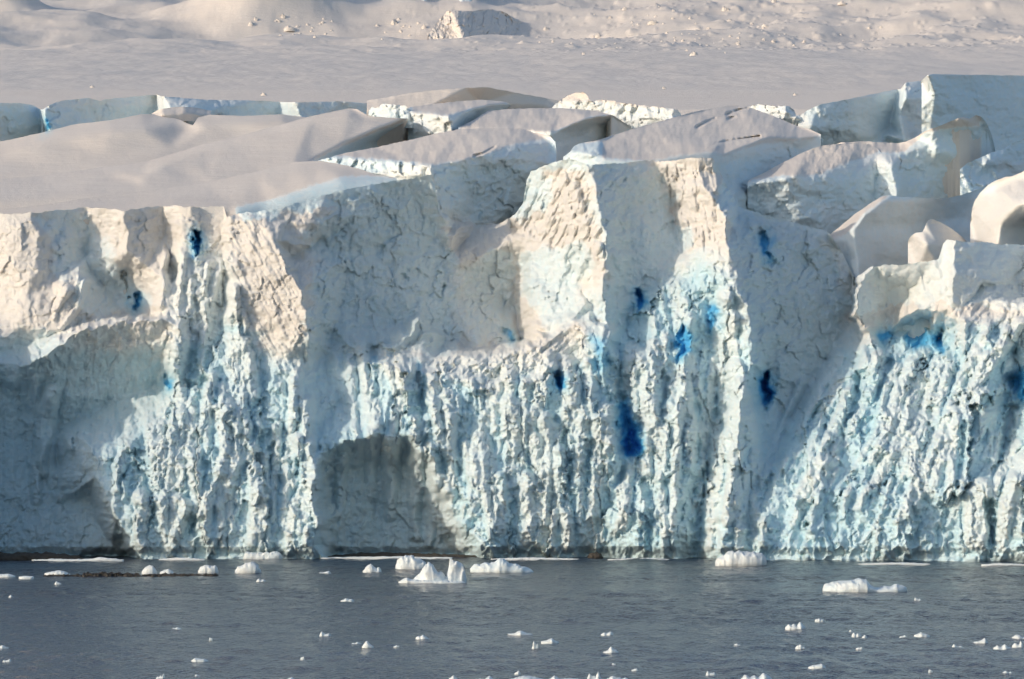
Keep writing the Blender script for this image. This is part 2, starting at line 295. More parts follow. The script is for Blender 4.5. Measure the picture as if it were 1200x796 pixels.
# ------------------------------------------------------------------ the ice front: crease lines (outline point, distance)
A_LINES = [
 [(-380, 240, 0), (-380, 400, -20), (-380, 660, -40)],
 [(-130, 245, 0), (-125, 345, -4), (-130, 405, -22), (-130, 520, -34), (-130, 662, -38)],
 [(-60, 250, 0), (-55, 345, -3), (-60, 400, -20), (-62, 470, -28), (-60, 560, -33), (-60, 662, -36)],
 [(-25, 250, 0), (-25, 350, -1), (-28, 415, -9), (-25, 500, -5), (-25, 655, -10)],
 [(8, 252, -2), (18, 300, -5), (28, 345, -7), (20, 385, -8)],
 [(37, 250, -3), (45, 290, -5), (38, 325, -7), (28, 345, -7)],
 [(100, 243, 4), (104, 275, 5), (100, 300, 5)],
 [(60, 330, -5), (75, 335, -7), (92, 322, -6), (98, 345, -6), (70, 385, -9)],
 [(145, 247, -2), (150, 290, -3), (143, 300, -2)],
 [(95, 303, 3), (120, 303, 1), (140, 305, -1)],
 [(188, 242, 4), (195, 275, 4), (203, 330, 1)],
 [(205, 242, 0), (212, 300, -2), (205, 335, -4)],
 [(150, 318, 3), (158, 345, 4), (162, 368, 2)],
 [(172, 315, -1), (190, 325, -4), (195, 365, -7)],
 [(100, 312, 3), (125, 340, 4), (145, 368, 2)],
 [(228, 243, -1), (229, 300, -2)], [(234, 243, 1), (236, 300, 0)],
 [(20, 432, -9), (50, 420, -12), (75, 398, -13), (100, 384, -13), (150, 376, -12), (196, 374, -11), (203, 395, -11)],
 [(30, 405, -5), (75, 388, -8), (110, 372, -5), (160, 371, -3)],
 [(10, 470, -4), (60, 440, -7), (110, 422, -7), (160, 420, -6), (192, 415, -7)],
 [(0, 520, -3), (70, 500, -2), (140, 470, -2), (190, 450, -2)],
 [(0, 600, -6), (60, 590, -6), (100, 585, -8), (130, 640, -11)], [(0, 652, -9), (70, 652, -9), (150, 651, -8)],
 [(203, 395, -10), (206, 450, -9), (195, 495, -11), (150, 522, -14), (106, 522, -15), (114, 560, -17), (134, 605, -19), (166, 655, -20)],
 [(262, 243, 1), (263, 300, 0), (262, 380, -4), (270, 430, -8)],
 [(240, 330, -3), (235, 400, -7), (250, 480, -12), (260, 560, -17), (270, 655, -20)],
 [(268, 256, -6), (266, 300, -8), (277, 350, -9), (290, 385, -9), (298, 420, -9)],
 [(283, 250, -5), (305, 262, -8), (320, 280, -10), (338, 318, -12), (352, 340, -13), (360, 375, -13), (361, 400, -12), (350, 420, -10)],
 [(298, 420, -9), (325, 424, -10), (350, 420, -10)],
 [(283, 250, -5), (320, 246, -5), (381, 229, -1), (441, 216, 4), (480, 209, 7), (507, 205, 9)],
 [(335, 256, -5), (362, 262, -5), (358, 288, -5)], [(345, 300, -4), (372, 285, 0)],
 [(430, 250, 3), (410, 300, 2), (400, 360, 0), (385, 410, -4)],
 [(478, 220, 9), (500, 260, 12), (520, 292, 13), (538, 320, 12)],
 [(507, 205, 9), (515, 240, 10), (527, 275, 12), (538, 300, 12)],
 [(520, 246, 26), (560, 262, 26), (590, 261, 22)], [(540, 285, 18), (580, 275, 19), (610, 270, 16)],
 [(535, 310, 11), (570, 296, 13), (600, 283, 14), (635, 272, 9), (655, 266, 6)],
 [(535, 310, 11), (530, 350, 10), (525, 395, 8)],
 [(600, 283, 15), (606, 320, 18), (603, 360, 18), (612, 398, 15)],
 [(625, 300, 10), (620, 330, 9), (625, 370, 6), (640, 392, 0)],
 [(655, 266, 6), (660, 300, 6), (680, 330, 4), (690, 365, -2)],
 [(396, 432, -6), (412, 416, -4), (424, 404, -4), (440, 420, -3), (456, 408, -4), (466, 412, -3), (480, 394, -4), (491, 376, -4), (497, 396, -2), (506, 420, -4), (535, 414, -6), (560, 419, -7), (600, 412, -8), (640, 398, -9), (668, 380, -9), (690, 370, -9), (712, 383, -10)],
 [(436, 394, 1), (470, 376, 5), (490, 368, 6), (520, 402, 6), (560, 408, 5), (595, 402, 9), (625, 388, 4), (655, 372, 0), (685, 355, -3)],
 [(617, 205, 13), (606, 235, 15), (596, 258, 15), (620, 268, 12), (640, 270, 8)],
 [(690, 195, -1), (698, 225, -3), (704, 260, -5), (712, 300, -7), (708, 350, -8), (712, 383, -10)],
 [(665, 190, 3), (672, 240, 2), (682, 290, 0)],
 [(767, 190, 9), (778, 215, 10), (790, 245, 10), (795, 285, 6), (775, 320, 3), (748, 350, 3), (735, 380, 0)],
 [(730, 200, 5), (735, 250, 5), (740, 300, 2), (728, 340, 0)],
 [(770, 190, 8), (795, 207, 5), (820, 198, 1), (824, 215, -2), (838, 233, -5), (850, 248, -7)],
 [(795, 207, 5), (800, 250, 3), (812, 300, -2)],
 [(836, 186, 2), (845, 205, 4), (866, 242, 6)],
 [(850, 248, -7), (852, 290, -9), (866, 340, -11), (880, 385, -12), (880, 430, -13), (868, 480, -15), (860, 540, -18), (850, 600, -22), (844, 655, -24)],
 [(866, 242, 5), (900, 258, 8), (935, 263, 10), (970, 273, 13), (990, 300, 15), (1004, 335, 15), (996, 375, 12), (982, 402, 8), (952, 450, 2), (928, 490, -3), (908, 525, -9)],
 [(892, 300, -1), (905, 350, -1), (915, 400, -1), (912, 450, -3), (905, 480, -5)],
 [(815, 325, -3), (806, 380, -8), (800, 440, -11), (796, 520, -15), (790, 590, -18), (790, 655, -19)],
 [(838, 370, -4), (840, 430, -5), (834, 500, -7), (828, 560, -10), (818, 655, -14)],
 [(770, 380, -6), (760, 420, -8), (757, 470, -11), (765, 530, -13)],
 [(730, 465, -9), (740, 500, -8), (742, 528, -8), (738, 545, -11)],
 [(712, 383, -10), (718, 420, -11), (715, 470, -12), (720, 520, -13), (710, 600, -14), (700, 655, -13)],
 [(895, 440, -3), (900, 460, -2), (896, 490, -7), (895, 530, -12), (888, 580, -17), (880, 655, -22)],
 [(1006, 392, 6), (978, 440, 0), (954, 485, -6), (936, 520, -11), (904, 575, -20), (890, 655, -26)],
 [(1016, 400, 0), (995, 450, -6), (965, 520, -14), (950, 590, -22), (945, 656, -28)],
 [(1022, 312, -3), (1008, 330, -4), (1003, 350, -5), (998, 372, -5), (1015, 385, -4)],
 [(1022, 312, -3), (1040, 345, 2), (1030, 380, 0), (1018, 398, -2)],
 [(1094, 307, -4), (1075, 330, -2), (1055, 345, 3), (1045, 385, 2)],
 [(1035, 398, 3), (1065, 384, 4), (1085, 380, 4), (1105, 392, 4), (1108, 405, 2)],
 [(1030, 412, -3), (1060, 418, -4), (1095, 420, -5), (1120, 410, -6)],
 [(1107, 283, -2), (1106, 310, -4), (1107, 340, -6), (1110, 352, -7)],
 [(1120, 284, -7), (1118, 320, -9), (1113, 350, -9)],
 [(1120, 284, -7), (1160, 284, -1), (1200, 290, 5), (1260, 285, 5), (1340, 285, 0)],
 [(1150, 335, -2), (1195, 330, 3), (1200, 350, 0)],
 [(1128, 362, -9), (1150, 330, -6), (1160, 350, -6)], [(1060, 370, -4), (1090, 360, -6), (1130, 375, -11), (1160, 380, -11), (1200, 355, -12), (1260, 340, -14)],
 [(1130, 400, -10), (1120, 450, -14), (1100, 520, -20), (1080, 600, -27), (1075, 657, -30)],
 [(1200, 375, -14), (1170, 420, -16), (1150, 480, -20), (1140, 560, -26), (1130, 657, -31)],
 [(1192, 440, -10), (1188, 470, -12), (1180, 540, -20)],
 [(1240, 380, -18), (1225, 470, -24), (1205, 560, -30), (1200, 658, -33)],
 [(1600, 290, 0), (1600, 400, -18), (1600, 660, -35)],
 [(430, 430, -7), (450, 425, -7), (470, 430, -8), (500, 440, -8), (560, 445, -9), (640, 440, -10)],
 [(380, 440, -5), (400, 470, -7), (420, 490, -10)],
 [(350, 420, -10), (355, 470, -12), (360, 520, -15), (371, 548, -17), (364, 580, -18), (374, 612, -19), (368, 632, -19), (378, 655, -20)],
 [(367, 536, -15), (384, 528, -14), (402, 517, -14), (424, 515, -14), (440, 506, -14), (460, 512, -13), (480, 508, -13), (494, 528, -13), (508, 538, -13), (516, 560, -14), (536, 585, -14), (545, 620, -15), (566, 655, -16)],
 [(388, 560, -7), (430, 545, -5), (470, 545, -5), (488, 570, -5)], [(395, 600, -8), (440, 600, -5), (500, 610, -5)], [(395, 652, -8), (450, 652, -6), (535, 651, -7)],
 [(600, 540, -13), (640, 560, -14), (650, 655, -15)], [(560, 500, -12), (640, 480, -11)],
 [(560, 700, -16), (700, 700, -14), (850, 700, -25), (1000, 700, -29), (1200, 700, -34), (300, 700, -21), (160, 700, -20), (0, 700, -12), (-380, 700, -40), (1600, 700, -36)],
]
A_TOP = [(-380, 244), (-60, 250), (0, 251), (37, 250), (100, 243), (143, 247), (187, 241.5), (233, 243), (262, 242), (266, 254), (283, 250), (320, 246), (381, 229), (411, 221), (441, 216), (480, 209), (505, 205), (508, 208), (512, 232), (517, 246), (530, 252), (560, 262),
         (588, 261), (598, 256), (607, 248), (613, 238), (617, 212), (622, 202), (640, 193), (668, 186), (690, 194), (730, 191), (764, 187), (768, 190), (800, 186), (835, 185), (838, 189), (852, 219), (866, 242), (885, 248), (935, 262), (970, 272), (985, 292),
         (1002, 326), (1010, 320), (1022, 312), (1060, 310), (1094, 306), (1100, 304), (1105, 286), (1110, 281), (1130, 283), (1200, 288), (1260, 284), (1600, 282)]
SA = facets(A_LINES, CX0, CX1, 150, 720, 1)
def stroke(F, pts, w, h, p=.5):
    x0 = int(min(q[0] for q in pts) - w - 1); x1 = int(max(q[0] for q in pts) + w + 2); y0 = int(min(q[1] for q in pts) - w - 1); y1 = int(max(q[1] for q in pts) + w + 2)
    x0 = max(x0, CX0); y0 = max(y0, CY0); x1 = min(x1, CX1); y1 = min(y1, CY1)
    if x1 <= x0 or y1 <= y0: return
    X, Y = np.meshgrid(np.arange(x0, x1), np.arange(y0, y1)); best = np.zeros(X.shape); L = len(pts) - 1
    for i in range(L):
        (ax, ay), (bx, by) = pts[i], pts[i + 1]; dx, dy = bx - ax, by - ay
        t = np.clip(((X - ax) * dx + (Y - ay) * dy) / (dx * dx + dy * dy + 1e-6), 0, 1)
        d = np.hypot(X - ax - t * dx, Y - ay - t * dy); s = (i + t) / L
        wl = w * (1 - .35 * s); v = np.clip(1 - (d / wl) ** 2, 0, 1) ** p * (1 - .55 * s)
        best = np.maximum(best, v)
    sub = F[y0 - CY0:y1 - CY0, x0 - CX0:x1 - CX0]; np.maximum(sub, best * h, out=sub)
COLS = field()
rs = random.Random(3)
for k in range(1120):                        # tall ribs
    x = rs.uniform(-300, 1560); y = rs.uniform(330, 600)
    d = float(at(FLU, np.array([x]), np.array([y]))[0])
    if rs.random() > d * .55: continue
    ln = rs.uniform(40, 150); lean = float(at(LEAN, np.array([x]), np.array([y]))[0]) * .8 + rs.gauss(0, .1); w = rs.uniform(6, 13); pts = [(x, y)]
    for s_ in range(5): pts.append((pts[-1][0] + (lean + rs.gauss(0, .12)) * ln / 5, pts[-1][1] + ln / 5))
    if pts[-1][1] > 652: continue
    stroke(COLS, pts, w, .125 * w * rs.uniform(1.0, 2.1), rs.uniform(.6, 1.3))
for k in range(1000):                       # melt columns hanging down the front
    x = rs.uniform(-300, 1560); y = rs.uniform(300, 640)
    d = float(at(FLU, np.array([x]), np.array([y]))[0])
    if rs.random() > d * min(1, max(0.08, .45 + 1.6 * float(perlin(np.array([x * .022]), np.array([y * .014]), 6)[0]))): continue
    ln = rs.uniform(9, 45) * (2.0 if rs.random() < .2 else 1); lean = float(at(LEAN, np.array([x]), np.array([y]))[0]) + rs.gauss(0, .12)
    w = rs.uniform(2.2, 6.0) * (1.9 if rs.random() < .2 else 1)
    pts = [(x, y)]
    for s in range(4):
        pts.append((pts[-1][0] + (lean + rs.gauss(0, .14)) * ln / 4, pts[-1][1] + ln / 4))
    if pts[-1][1] > 648: continue
    stroke(COLS, pts, w, .12 * w * rs.uniform(1.0, 2.4), rs.uniform(.5, 1.1))
HAND = [([(860, 430), (868, 480), (862, 540), (852, 610)], 13, 3.5), ([(700, 290), (704, 330), (700, 372)], 8, 2), ([(672, 220), (684, 260), (690, 300)], 7, 1.6), ([(660, 205), (668, 250), (672, 280)], 5, 1.2),
        ([(800, 420), (798, 470), (792, 540), (788, 620)], 9, 2.5), ([(760, 430), (764, 470), (770, 520), (772, 560)], 8, 2), ([(980, 420), (955, 465), (935, 505)], 10, 2.2), ([(1030, 420), (1012, 470), (990, 520)], 11, 2.4),
        ([(1110, 430), (1085, 480), (1050, 530), (1025, 570)], 10, 2.4), ([(1195, 380), (1165, 420), (1130, 470), (1105, 520)], 10, 2.6), ([(1150, 580), (1145, 610), (1142, 650)], 22, 3.5), ([(1200, 540), (1180, 590), (1172, 650)], 14, 3),
        ([(1085, 500), (1078, 550), (1075, 600)], 8, 2), ([(1120, 480), (1115, 540), (1112, 590)], 9, 2), ([(1190, 520), (1170, 560), (1160, 590)], 8, 2.2),
        ([(455, 430), (465, 465), (470, 500)], 5, 1.8), ([(505, 440), (512, 490), (525, 540)], 8, 1.8), ([(425, 420), (430, 470), (432, 500)], 8, 1.6), ([(265, 470), (268, 520), (262, 560)], 9, 2), ([(325, 500), (322, 560), (318, 610)], 7, 1.8),
        ([(215, 595), (205, 625), (200, 645)], 13, 2.2), ([(255, 570), (260, 610), (262, 640)], 8, 1.8), ([(345, 590), (340, 620), (338, 648)], 8, 1.8), ([(305, 590), (312, 620), (314, 645)], 7, 1.6), ([(290, 420), (285, 440), (282, 470)], 6, 1.6),
        ([(655, 510), (650, 560), (648, 610)], 8, 1.6), ([(600, 500), (598, 540), (604, 580)], 10, 1.5), ([(690, 440), (692, 480), (684, 530)], 8, 1.6), ([(770, 560), (776, 600), (780, 648)], 9, 2), ([(215, 300), (212, 330), (205, 370)], 5, 1.6), ([(195, 300), (190, 340), (186, 375)], 5, 1.8),
        ([(243, 310), (240, 345)], 4, 1.6), ([(258, 315), (250, 340), (248, 370)], 5, 1.6), ([(225, 330), (222, 365)], 5, 1.4), ([(940, 450), (920, 490), (905, 530)], 6, 1.8), ([(100, 330), (92, 360), (72, 385)], 5, 1.8), ([(80, 340), (68, 355), (62, 372)], 6, 1.8), ([(52, 520), (48, 540), (52, 555)], 9, 5), ([(80, 515), (82, 525)], 6, 3)]
for pts, w, h in HAND: stroke(COLS, pts, w, h, .7)
HOLES = field()
CLEFTS = [([(1008, 440), (1000, 480), (985, 515)], 7, 2.5), ([(1042, 420), (1028, 470)], 6, 2), ([(1095, 480), (1085, 540)], 7, 2.5), ([(1130, 500), (1128, 560)], 6, 2), ([(1160, 590), (1165, 650)], 7, 3), ([(1185, 480), (1172, 540)], 8, 3), ([(960, 480), (945, 520)], 6, 2), ([(820, 560), (815, 640)], 8, 2), ([(905, 560), (893, 600)], 6, 2), ([(1050, 560), (1040, 600)], 5, 1.6), ([(690, 520), (684, 580)], 6, 1.6), ([(580, 560), (590, 610)], 6, 1.5), ([(300, 470), (296, 520)], 5, 1.6), ([(240, 540), (236, 580)], 5, 1.5), ([(780, 440), (776, 500)], 6, 2), ([(440, 430), (445, 480)], 5, 1.5), ([(490, 440), (496, 490)], 5, 1.6), ([(345, 540), (350, 580)], 5, 1.5)]
for pts, w, h in CLEFTS: stroke(HOLES, pts, w, h, .8)
TMP = field()
for pts, w, h in CLEFTS: stroke(TMP, pts, w * 1.3, 1, 1.0)
TINT += (.95 - TINT) * np.clip(TMP * 1.5, 0, 1)
for pts, w, h in [([(728, 470), (736, 495), (742, 528)], 8, 1.3), ([(748, 345), (751, 362)], 6, 3), ([(896, 442), (898, 460), (895, 478)], 6, 4), ([(653, 440), (661, 453)], 6, 3), ([(800, 388), (803, 405), (796, 420)], 8, 2.5), ([(1072, 392), (1078, 405)], 12, 3), ([(1100, 400), (1104, 408)], 8, 3),
                  ([(230, 272), (231, 300)], 4, 5), ([(894, 275), (900, 295), (907, 312)], 5, 2), ([(197, 446), (198, 455)], 7, 2), ([(158, 348), (161, 364)], 4, 2.5), ([(145, 318), (150, 338)], 2.5, 2), ([(758, 565), (764, 605), (760, 640)], 7, 2.2), ([(662, 505), (665, 550), (662, 598)], 6, 2), ([(225, 610), (230, 625)], 7, 2),
                  ([(768, 562), (760, 600), (752, 640)], 5, 1.5), ([(590, 388), (604, 400)], 6, 1.5), ([(472, 322), (478, 326)], 3, 1), ([(521, 335), (521, 347)], 2.5, 1), ([(942, 590), (946, 615)], 6, 2), ([(1185, 445), (1195, 440)], 12, 3), ([(268, 490), (272, 520)], 6, 1.6), ([(143, 560), (140, 585)], 6, 1.8), ([(320, 520), (317, 560)], 4, 1.4)]:
    stroke(HOLES, pts, w, h, .8)

R_ = math.radians
GROOVES = [([(262, 240), (283, 246), (305, 262), (352, 340), (362, 420), (298, 424), (262, 350)], R_(-28), 9, .35), ([(766, 185), (836, 185), (850, 250), (850, 300), (800, 290)], R_(-6), 11, .7),
           ([(597, 258), (620, 200), (690, 195), (712, 300), (700, 375), (660, 300)], R_(25), 12, .8), ([(500, 420), (660, 385), (700, 400), (640, 440), (520, 440)], R_(50), 12, .6),
           ([(1110, 360), (1200, 350), (1200, 480), (1050, 480)], R_(35), 14, .6), ([(20, 430), (200, 410), (200, 520), (20, 620)], R_(8), 22, .5)]
MASKS = {}
def poly_mask(poly, PX, PY):
    k = tuple(poly)
    if k not in MASKS:
        MASKS[k] = field(); fill(MASKS[k], poly, 1.0, 3)
    return at(MASKS[k], PX, PY)
def detail(PX, PY, amp=1.0):
    x = PX / 8.0; z = PY / 8.0
    rub = at(RUB, PX, PY); fine = at(FINE, PX, PY)
    wx = .5 * fbm(x * .6, z * .6, 3, 1); wz = .5 * fbm(x * .6 + 40, z * .6, 3, 2)
    f1, f2, c = worley((x + wx) * .55, (z + wz) * .42, 1); g1, g2, gc = worley((x + wx) * 1.15, (z + wz) * .9, 4)
    lump = 1.15 * np.sqrt(np.clip(1 - (f1 / .8) ** 2, 0, 1)) * (.4 + c) + .62 * np.sqrt(np.clip(1 - (g1 / .8) ** 2, 0, 1)) * (.4 + gc)
    b1, b2, bc = worley(x * .22 + .3 * wx, z * .17 + .3 * wz, 7)
    lump = lump + .6 * np.clip(.5 * ridged(x * 1.9 + wx, z * 1.5, 2, 4), 0, 1)
    d = -(.5 * rub * lump) * np.clip(.5 + 1.6 * perlin(x * .07 + 5, z * .07, 8), .08, 1.6)
    flu = at(FLU, PX, PY)
    d -= flu * (1.7 * ridged(x * .11 + .5 * wx, z * .03, 2, 9) + .6 * ridged(x * .3 + .4 * wx, z * .07, 2, 3))
    e1, e2, ec = worley(x * .2 + .5 * wx, z * .1 + .4 * wz, 9); k1, k2, kc = worley(x * .45 + .4 * wx, z * .22 + .3 * wz, 2)
    d -= np.clip(flu + .4 * rub, 0, 1) * (1.5 * (ec - .5) * np.clip((e2 - e1) * 4, 0, 1) + .7 * (kc - .5) * np.clip((k2 - k1) * 4, 0, 1))
    for poly, ang, sp, am in GROOVES:
        ca, sa = math.cos(ang), math.sin(ang); u = (PX * ca + PY * sa) / sp; v = (-PX * sa + PY * ca) / sp
        d += am * poly_mask(poly, PX, PY) * ridged(u + .25 * wx, v * .12, 3, 2)
    k8 = np.clip(flu + .5 * rub, 0, 1)
    d -= k8 * (1.3 * flakes(x * .16 + .25 * wx, z * .07 + .2 * wz, 4) + .5 * flakes(x * .42 + .2 * wx, z * .18 + .2 * wz, 7)) + np.clip(k8 + .3 * rub, 0, 1) * .14 * flakes(x * 1.1 + .2 * wx, z * .75, 1)
    d -= fine * (1 - .6 * k8) * (.6 * flakes(x * .14 + .3 * wx, z * .12 + .3 * wz, 2) + .4 * flakes(x * .4 + .3 * wx, z * .34 + .2 * wz, 6) + .16 * ridged(x * .05 + .1 * z, z * .55 + .15 * x, 2, 7))
    d += 1.3 * np.clip((PY - 641) / 8, 0, 1)                            # melt notch at the waterline
    d += fine * (.55 * fbm(x * .35, z * .25, 5, 3, .55) + .35 * (bc - .5) * 2 * np.clip((b2 - b1) * 5, 0, 1) + .25 * ridged(x * .8, z * .8, 3, 6))
    return d * amp

# ------------------------------------------------------------------ a body of ice: facets, top outline and a rounded back
def body(name, lines, top, bottom, step=1.15, soft=1, rag=.8, warp=.6, ragged=0, parts=None, label=None, cat=None, kind=None, group=None, main=None, back=1.0, fine=None, smooth=None, snow=None):
    x0, x1 = top[0][0], top[-1][0]; ys = [p[1] for p in top] + [bottom]
    if main is None:
        rx0, ry0 = int(x0) - 8, int(min(ys)) - 12; F = facets(lines, rx0, int(x1) + 8, ry0, int(bottom) + 8, soft)
    else: F, rx0, ry0 = main
    nc = int((x1 - x0) / step) + 1; xs = np.linspace(x0, x1, nc)
    tp = np.interp(xs, [p[0] for p in top], [p[1] for p in top])
    tp = tp + rag * (1.2 * perlin(xs * .09, xs * 0 + 3.3, 2) + .8 * perlin(xs * .3, xs * 0 + 9.3, 5)) + ragged * np.minimum(0, 0)
    nr = int((bottom - min(tp)) / step) + 2; tp = np.minimum(tp, bottom - .5)
    PY = np.maximum(np.linspace(bottom, min(tp), nr)[:, None], tp[None, :]); PX = np.repeat(xs[None, :], nr, 0)
    wpx = PX + warp * fbm(PX * .06, PY * .06, 3, 8) * 1.3; wpy = PY + warp * fbm(PX * .06 + 31, PY * .06, 3, 9) * 1.3
    Y = sample(F, wpx - rx0, wpy - ry0)
    if main is not None:
        Y = Y - at(COLS, PX + 1.2 * fbm(PX * .12, PY * .12, 2, 4), PY) + at(HOLES, PX + 6 * fbm(PX * .07, PY * .07, 3, 2), PY + 5 * fbm(PX * .07 + 7, PY * .07, 3, 3))
        tap = np.clip((PY - tp[None, :]) / 14, .25, 1)
        Y = Y + detail(PX, PY) * tap
    elif fine is not None:
        Y = Y + fine(PX, PY)
    X, Yw, Z = place(PX, PY, Y)
    if main is None and smooth: Z = Z + smooth(X, Yw)
    # over the top and down the back
    bx = [X]; by = [Yw]; bz = [Z]
    for b, dz in ((.7, -.05), (2.2, -.5), (4.5, -2.2), (6.0, -6.5), (6.5, -14)):
        bx.append(X[-1:] * (1 + b * back / 500)); by.append(Yw[-1:] + b * back); bz.append(Z[-1:] + dz)
    X = np.concatenate(bx); Yw = np.concatenate(by); Z = np.concatenate(bz); NR = nr + 5
    co = np.stack([X, Yw, Z], -1).reshape(-1, 3)
    PXa = np.concatenate([PX] + [PX[-1:]] * 5); PYa = np.concatenate([PY] + [PY[-1:]] * 5)
    tw = 1.0 if main is not None else .1
    att = np.stack([at(TINT, PXa + tw * 16 * fbm(PXa * .03, PYa * .03, 4, 6), PYa + tw * 16 * fbm(PXa * .03 + 5, PYa * .03, 4, 1)), at(BLUE, PXa + 6 * fbm(PXa * .07, PYa * .07, 3, 2), PYa + 5 * fbm(PXa * .07 + 7, PYa * .07, 3, 3)), at(FINE, PXa, PYa)], -1).reshape(-1, 3)
    if main is not None:                    # clear blue ice between the columns, crusted snow on them
        gr = np.concatenate([at(COLS, PX, PY)] + [at(COLS, PX[-1:], PY[-1:])] * 5).reshape(-1)
        att[:, 0] = np.clip(att[:, 0] * (1.05 + at(FLU, PXa, PYa).reshape(-1) * (.85 - 1.05 * np.clip(gr / 1.2, 0, 1))), 0, 1)
        att[:, 0] = np.maximum(att[:, 0], .07 + .3 * at(FLU, PXa, PYa).reshape(-1))
        att[:, 0] = np.maximum(att[:, 0], .9 * np.clip((PYa.ravel() - 636) / 12, 0, 1))
    if main is None:                        # snow lies on the caps, bare ice shows on the walls
        cover = 0.0
        if snow == 'all': cover = 1.0
        elif isinstance(snow, float): cover = snow
        elif snow:
            m = field(); fill(m, snow, 1.0, 1); cover = at(m, PXa.ravel() + 2 * fbm(PXa.ravel() * .15, PYa.ravel() * .15, 2, 3), PYa.ravel() + 1.5 * fbm(PXa.ravel() * .15 + 8, PYa.ravel() * .15, 2, 3))
        att[:, 0] = np.maximum(att[:, 0], .17) * (1 - cover)
    q = grid_quads(NR, nc); pyq = PYa.ravel()[q]
    flatq = (pyq.max(1) - pyq.min(1) < 1e-6) & (q[:, 0] < (nr - 1) * nc); q = q[~flatq]      # rows above the outline fall together: drop them
    nrm = None
    if parts:                               # shared normals so that parts meet without a seam
        fn = np.cross(co[q[:, 2]] - co[q[:, 0]], co[q[:, 3]] - co[q[:, 1]]); nrm = np.zeros(co.shape)
        for k in range(4):
            for ax in range(3): nrm[:, ax] += np.bincount(q[:, k], fn[:, ax], len(co))
        nrm /= np.linalg.norm(nrm, axis=1, keepdims=True) + 1e-12
    cx = PXa.ravel()[q].mean(1); cy = PYa.ravel()[q].mean(1)
    cx = cx + 5 * fbm(cx * .05, cy * .05, 2, 3); cy2 = cy + 5 * fbm(cx * .05 + 9, cy * .05, 2, 4)
    if not parts:
        o = mesh_obj(name, co, q, M_ICE, None, att); tag(o, label, cat, group, kind); return o
    root = empty(name, (float(X[0].mean()), float(Yw[0].mean()), 0)); tag(root, label, cat, group, kind)
    pid = np.full(len(q), len(parts) - 1)
    for k in range(len(parts) - 2, -1, -1): pid[inside(parts[k][2], cx, cy2)] = k
    if main is not None:                    # slivers left between the parts go to their neighbours
        grid = np.full(flatq.shape, -1); grid[~flatq] = pid; grid = grid.reshape(NR - 1, nc - 1); dflt = grid == len(parts) - 1
        comp = np.zeros(grid.shape, bool); r0 = int((bottom - 500) / step); c0 = int((620 - x0) / (x1 - x0) * (nc - 1)); comp[r0, c0] = True; last = 0
        while comp.sum() != last:
            last = comp.sum()
            for _ in range(12):
                g = comp.copy(); g[1:] |= comp[:-1]; g[:-1] |= comp[1:]; g[:, 1:] |= comp[:, :-1]; g[:, :-1] |= comp[:, 1:]; comp = g & dflt
        bad = dflt & ~comp
        hk = [k for k, p in enumerate(parts) if p[0] == 'hollow'][0]; hm = grid == hk; comp[:] = False; comp[int((bottom - 590) / step), int((450 - x0) / (x1 - x0) * (nc - 1))] = True; last = 0
        while comp.sum() != last:
            last = comp.sum()
            for _ in range(12):
                g = comp.copy(); g[1:] |= comp[:-1]; g[:-1] |= comp[1:]; g[:, 1:] |= comp[:, :-1]; g[:, :-1] |= comp[:, 1:]; comp = g & hm
        bad |= hm & ~comp
        for _ in range(400):
            if not bad.any(): break
            for sh, ax in ((1, 0), (-1, 0), (1, 1), (-1, 1)):
                nb = np.roll(grid, sh, ax); e0 = [slice(None)] * 2; e0[ax] = 0 if sh == 1 else -1; nb[tuple(e0)] = -1; okm = bad & (nb >= 0) & ~np.roll(bad, sh, ax); grid[okm] = nb[okm]; bad &= ~okm
        pid = grid.reshape(-1)[~flatq]
    for k, (pn, pl, poly) in enumerate(parts):
        m = pid == k
        if not m.any(): continue
        used, inv = np.unique(q[m], return_inverse=True); inv = inv.ravel()
        o = mesh_obj(pn, co[used] - np.array(root.location), inv.reshape(-1, 4), M_ICE, root, att[used], nrm[used])
        if pl: o['label'] = pl
    return root

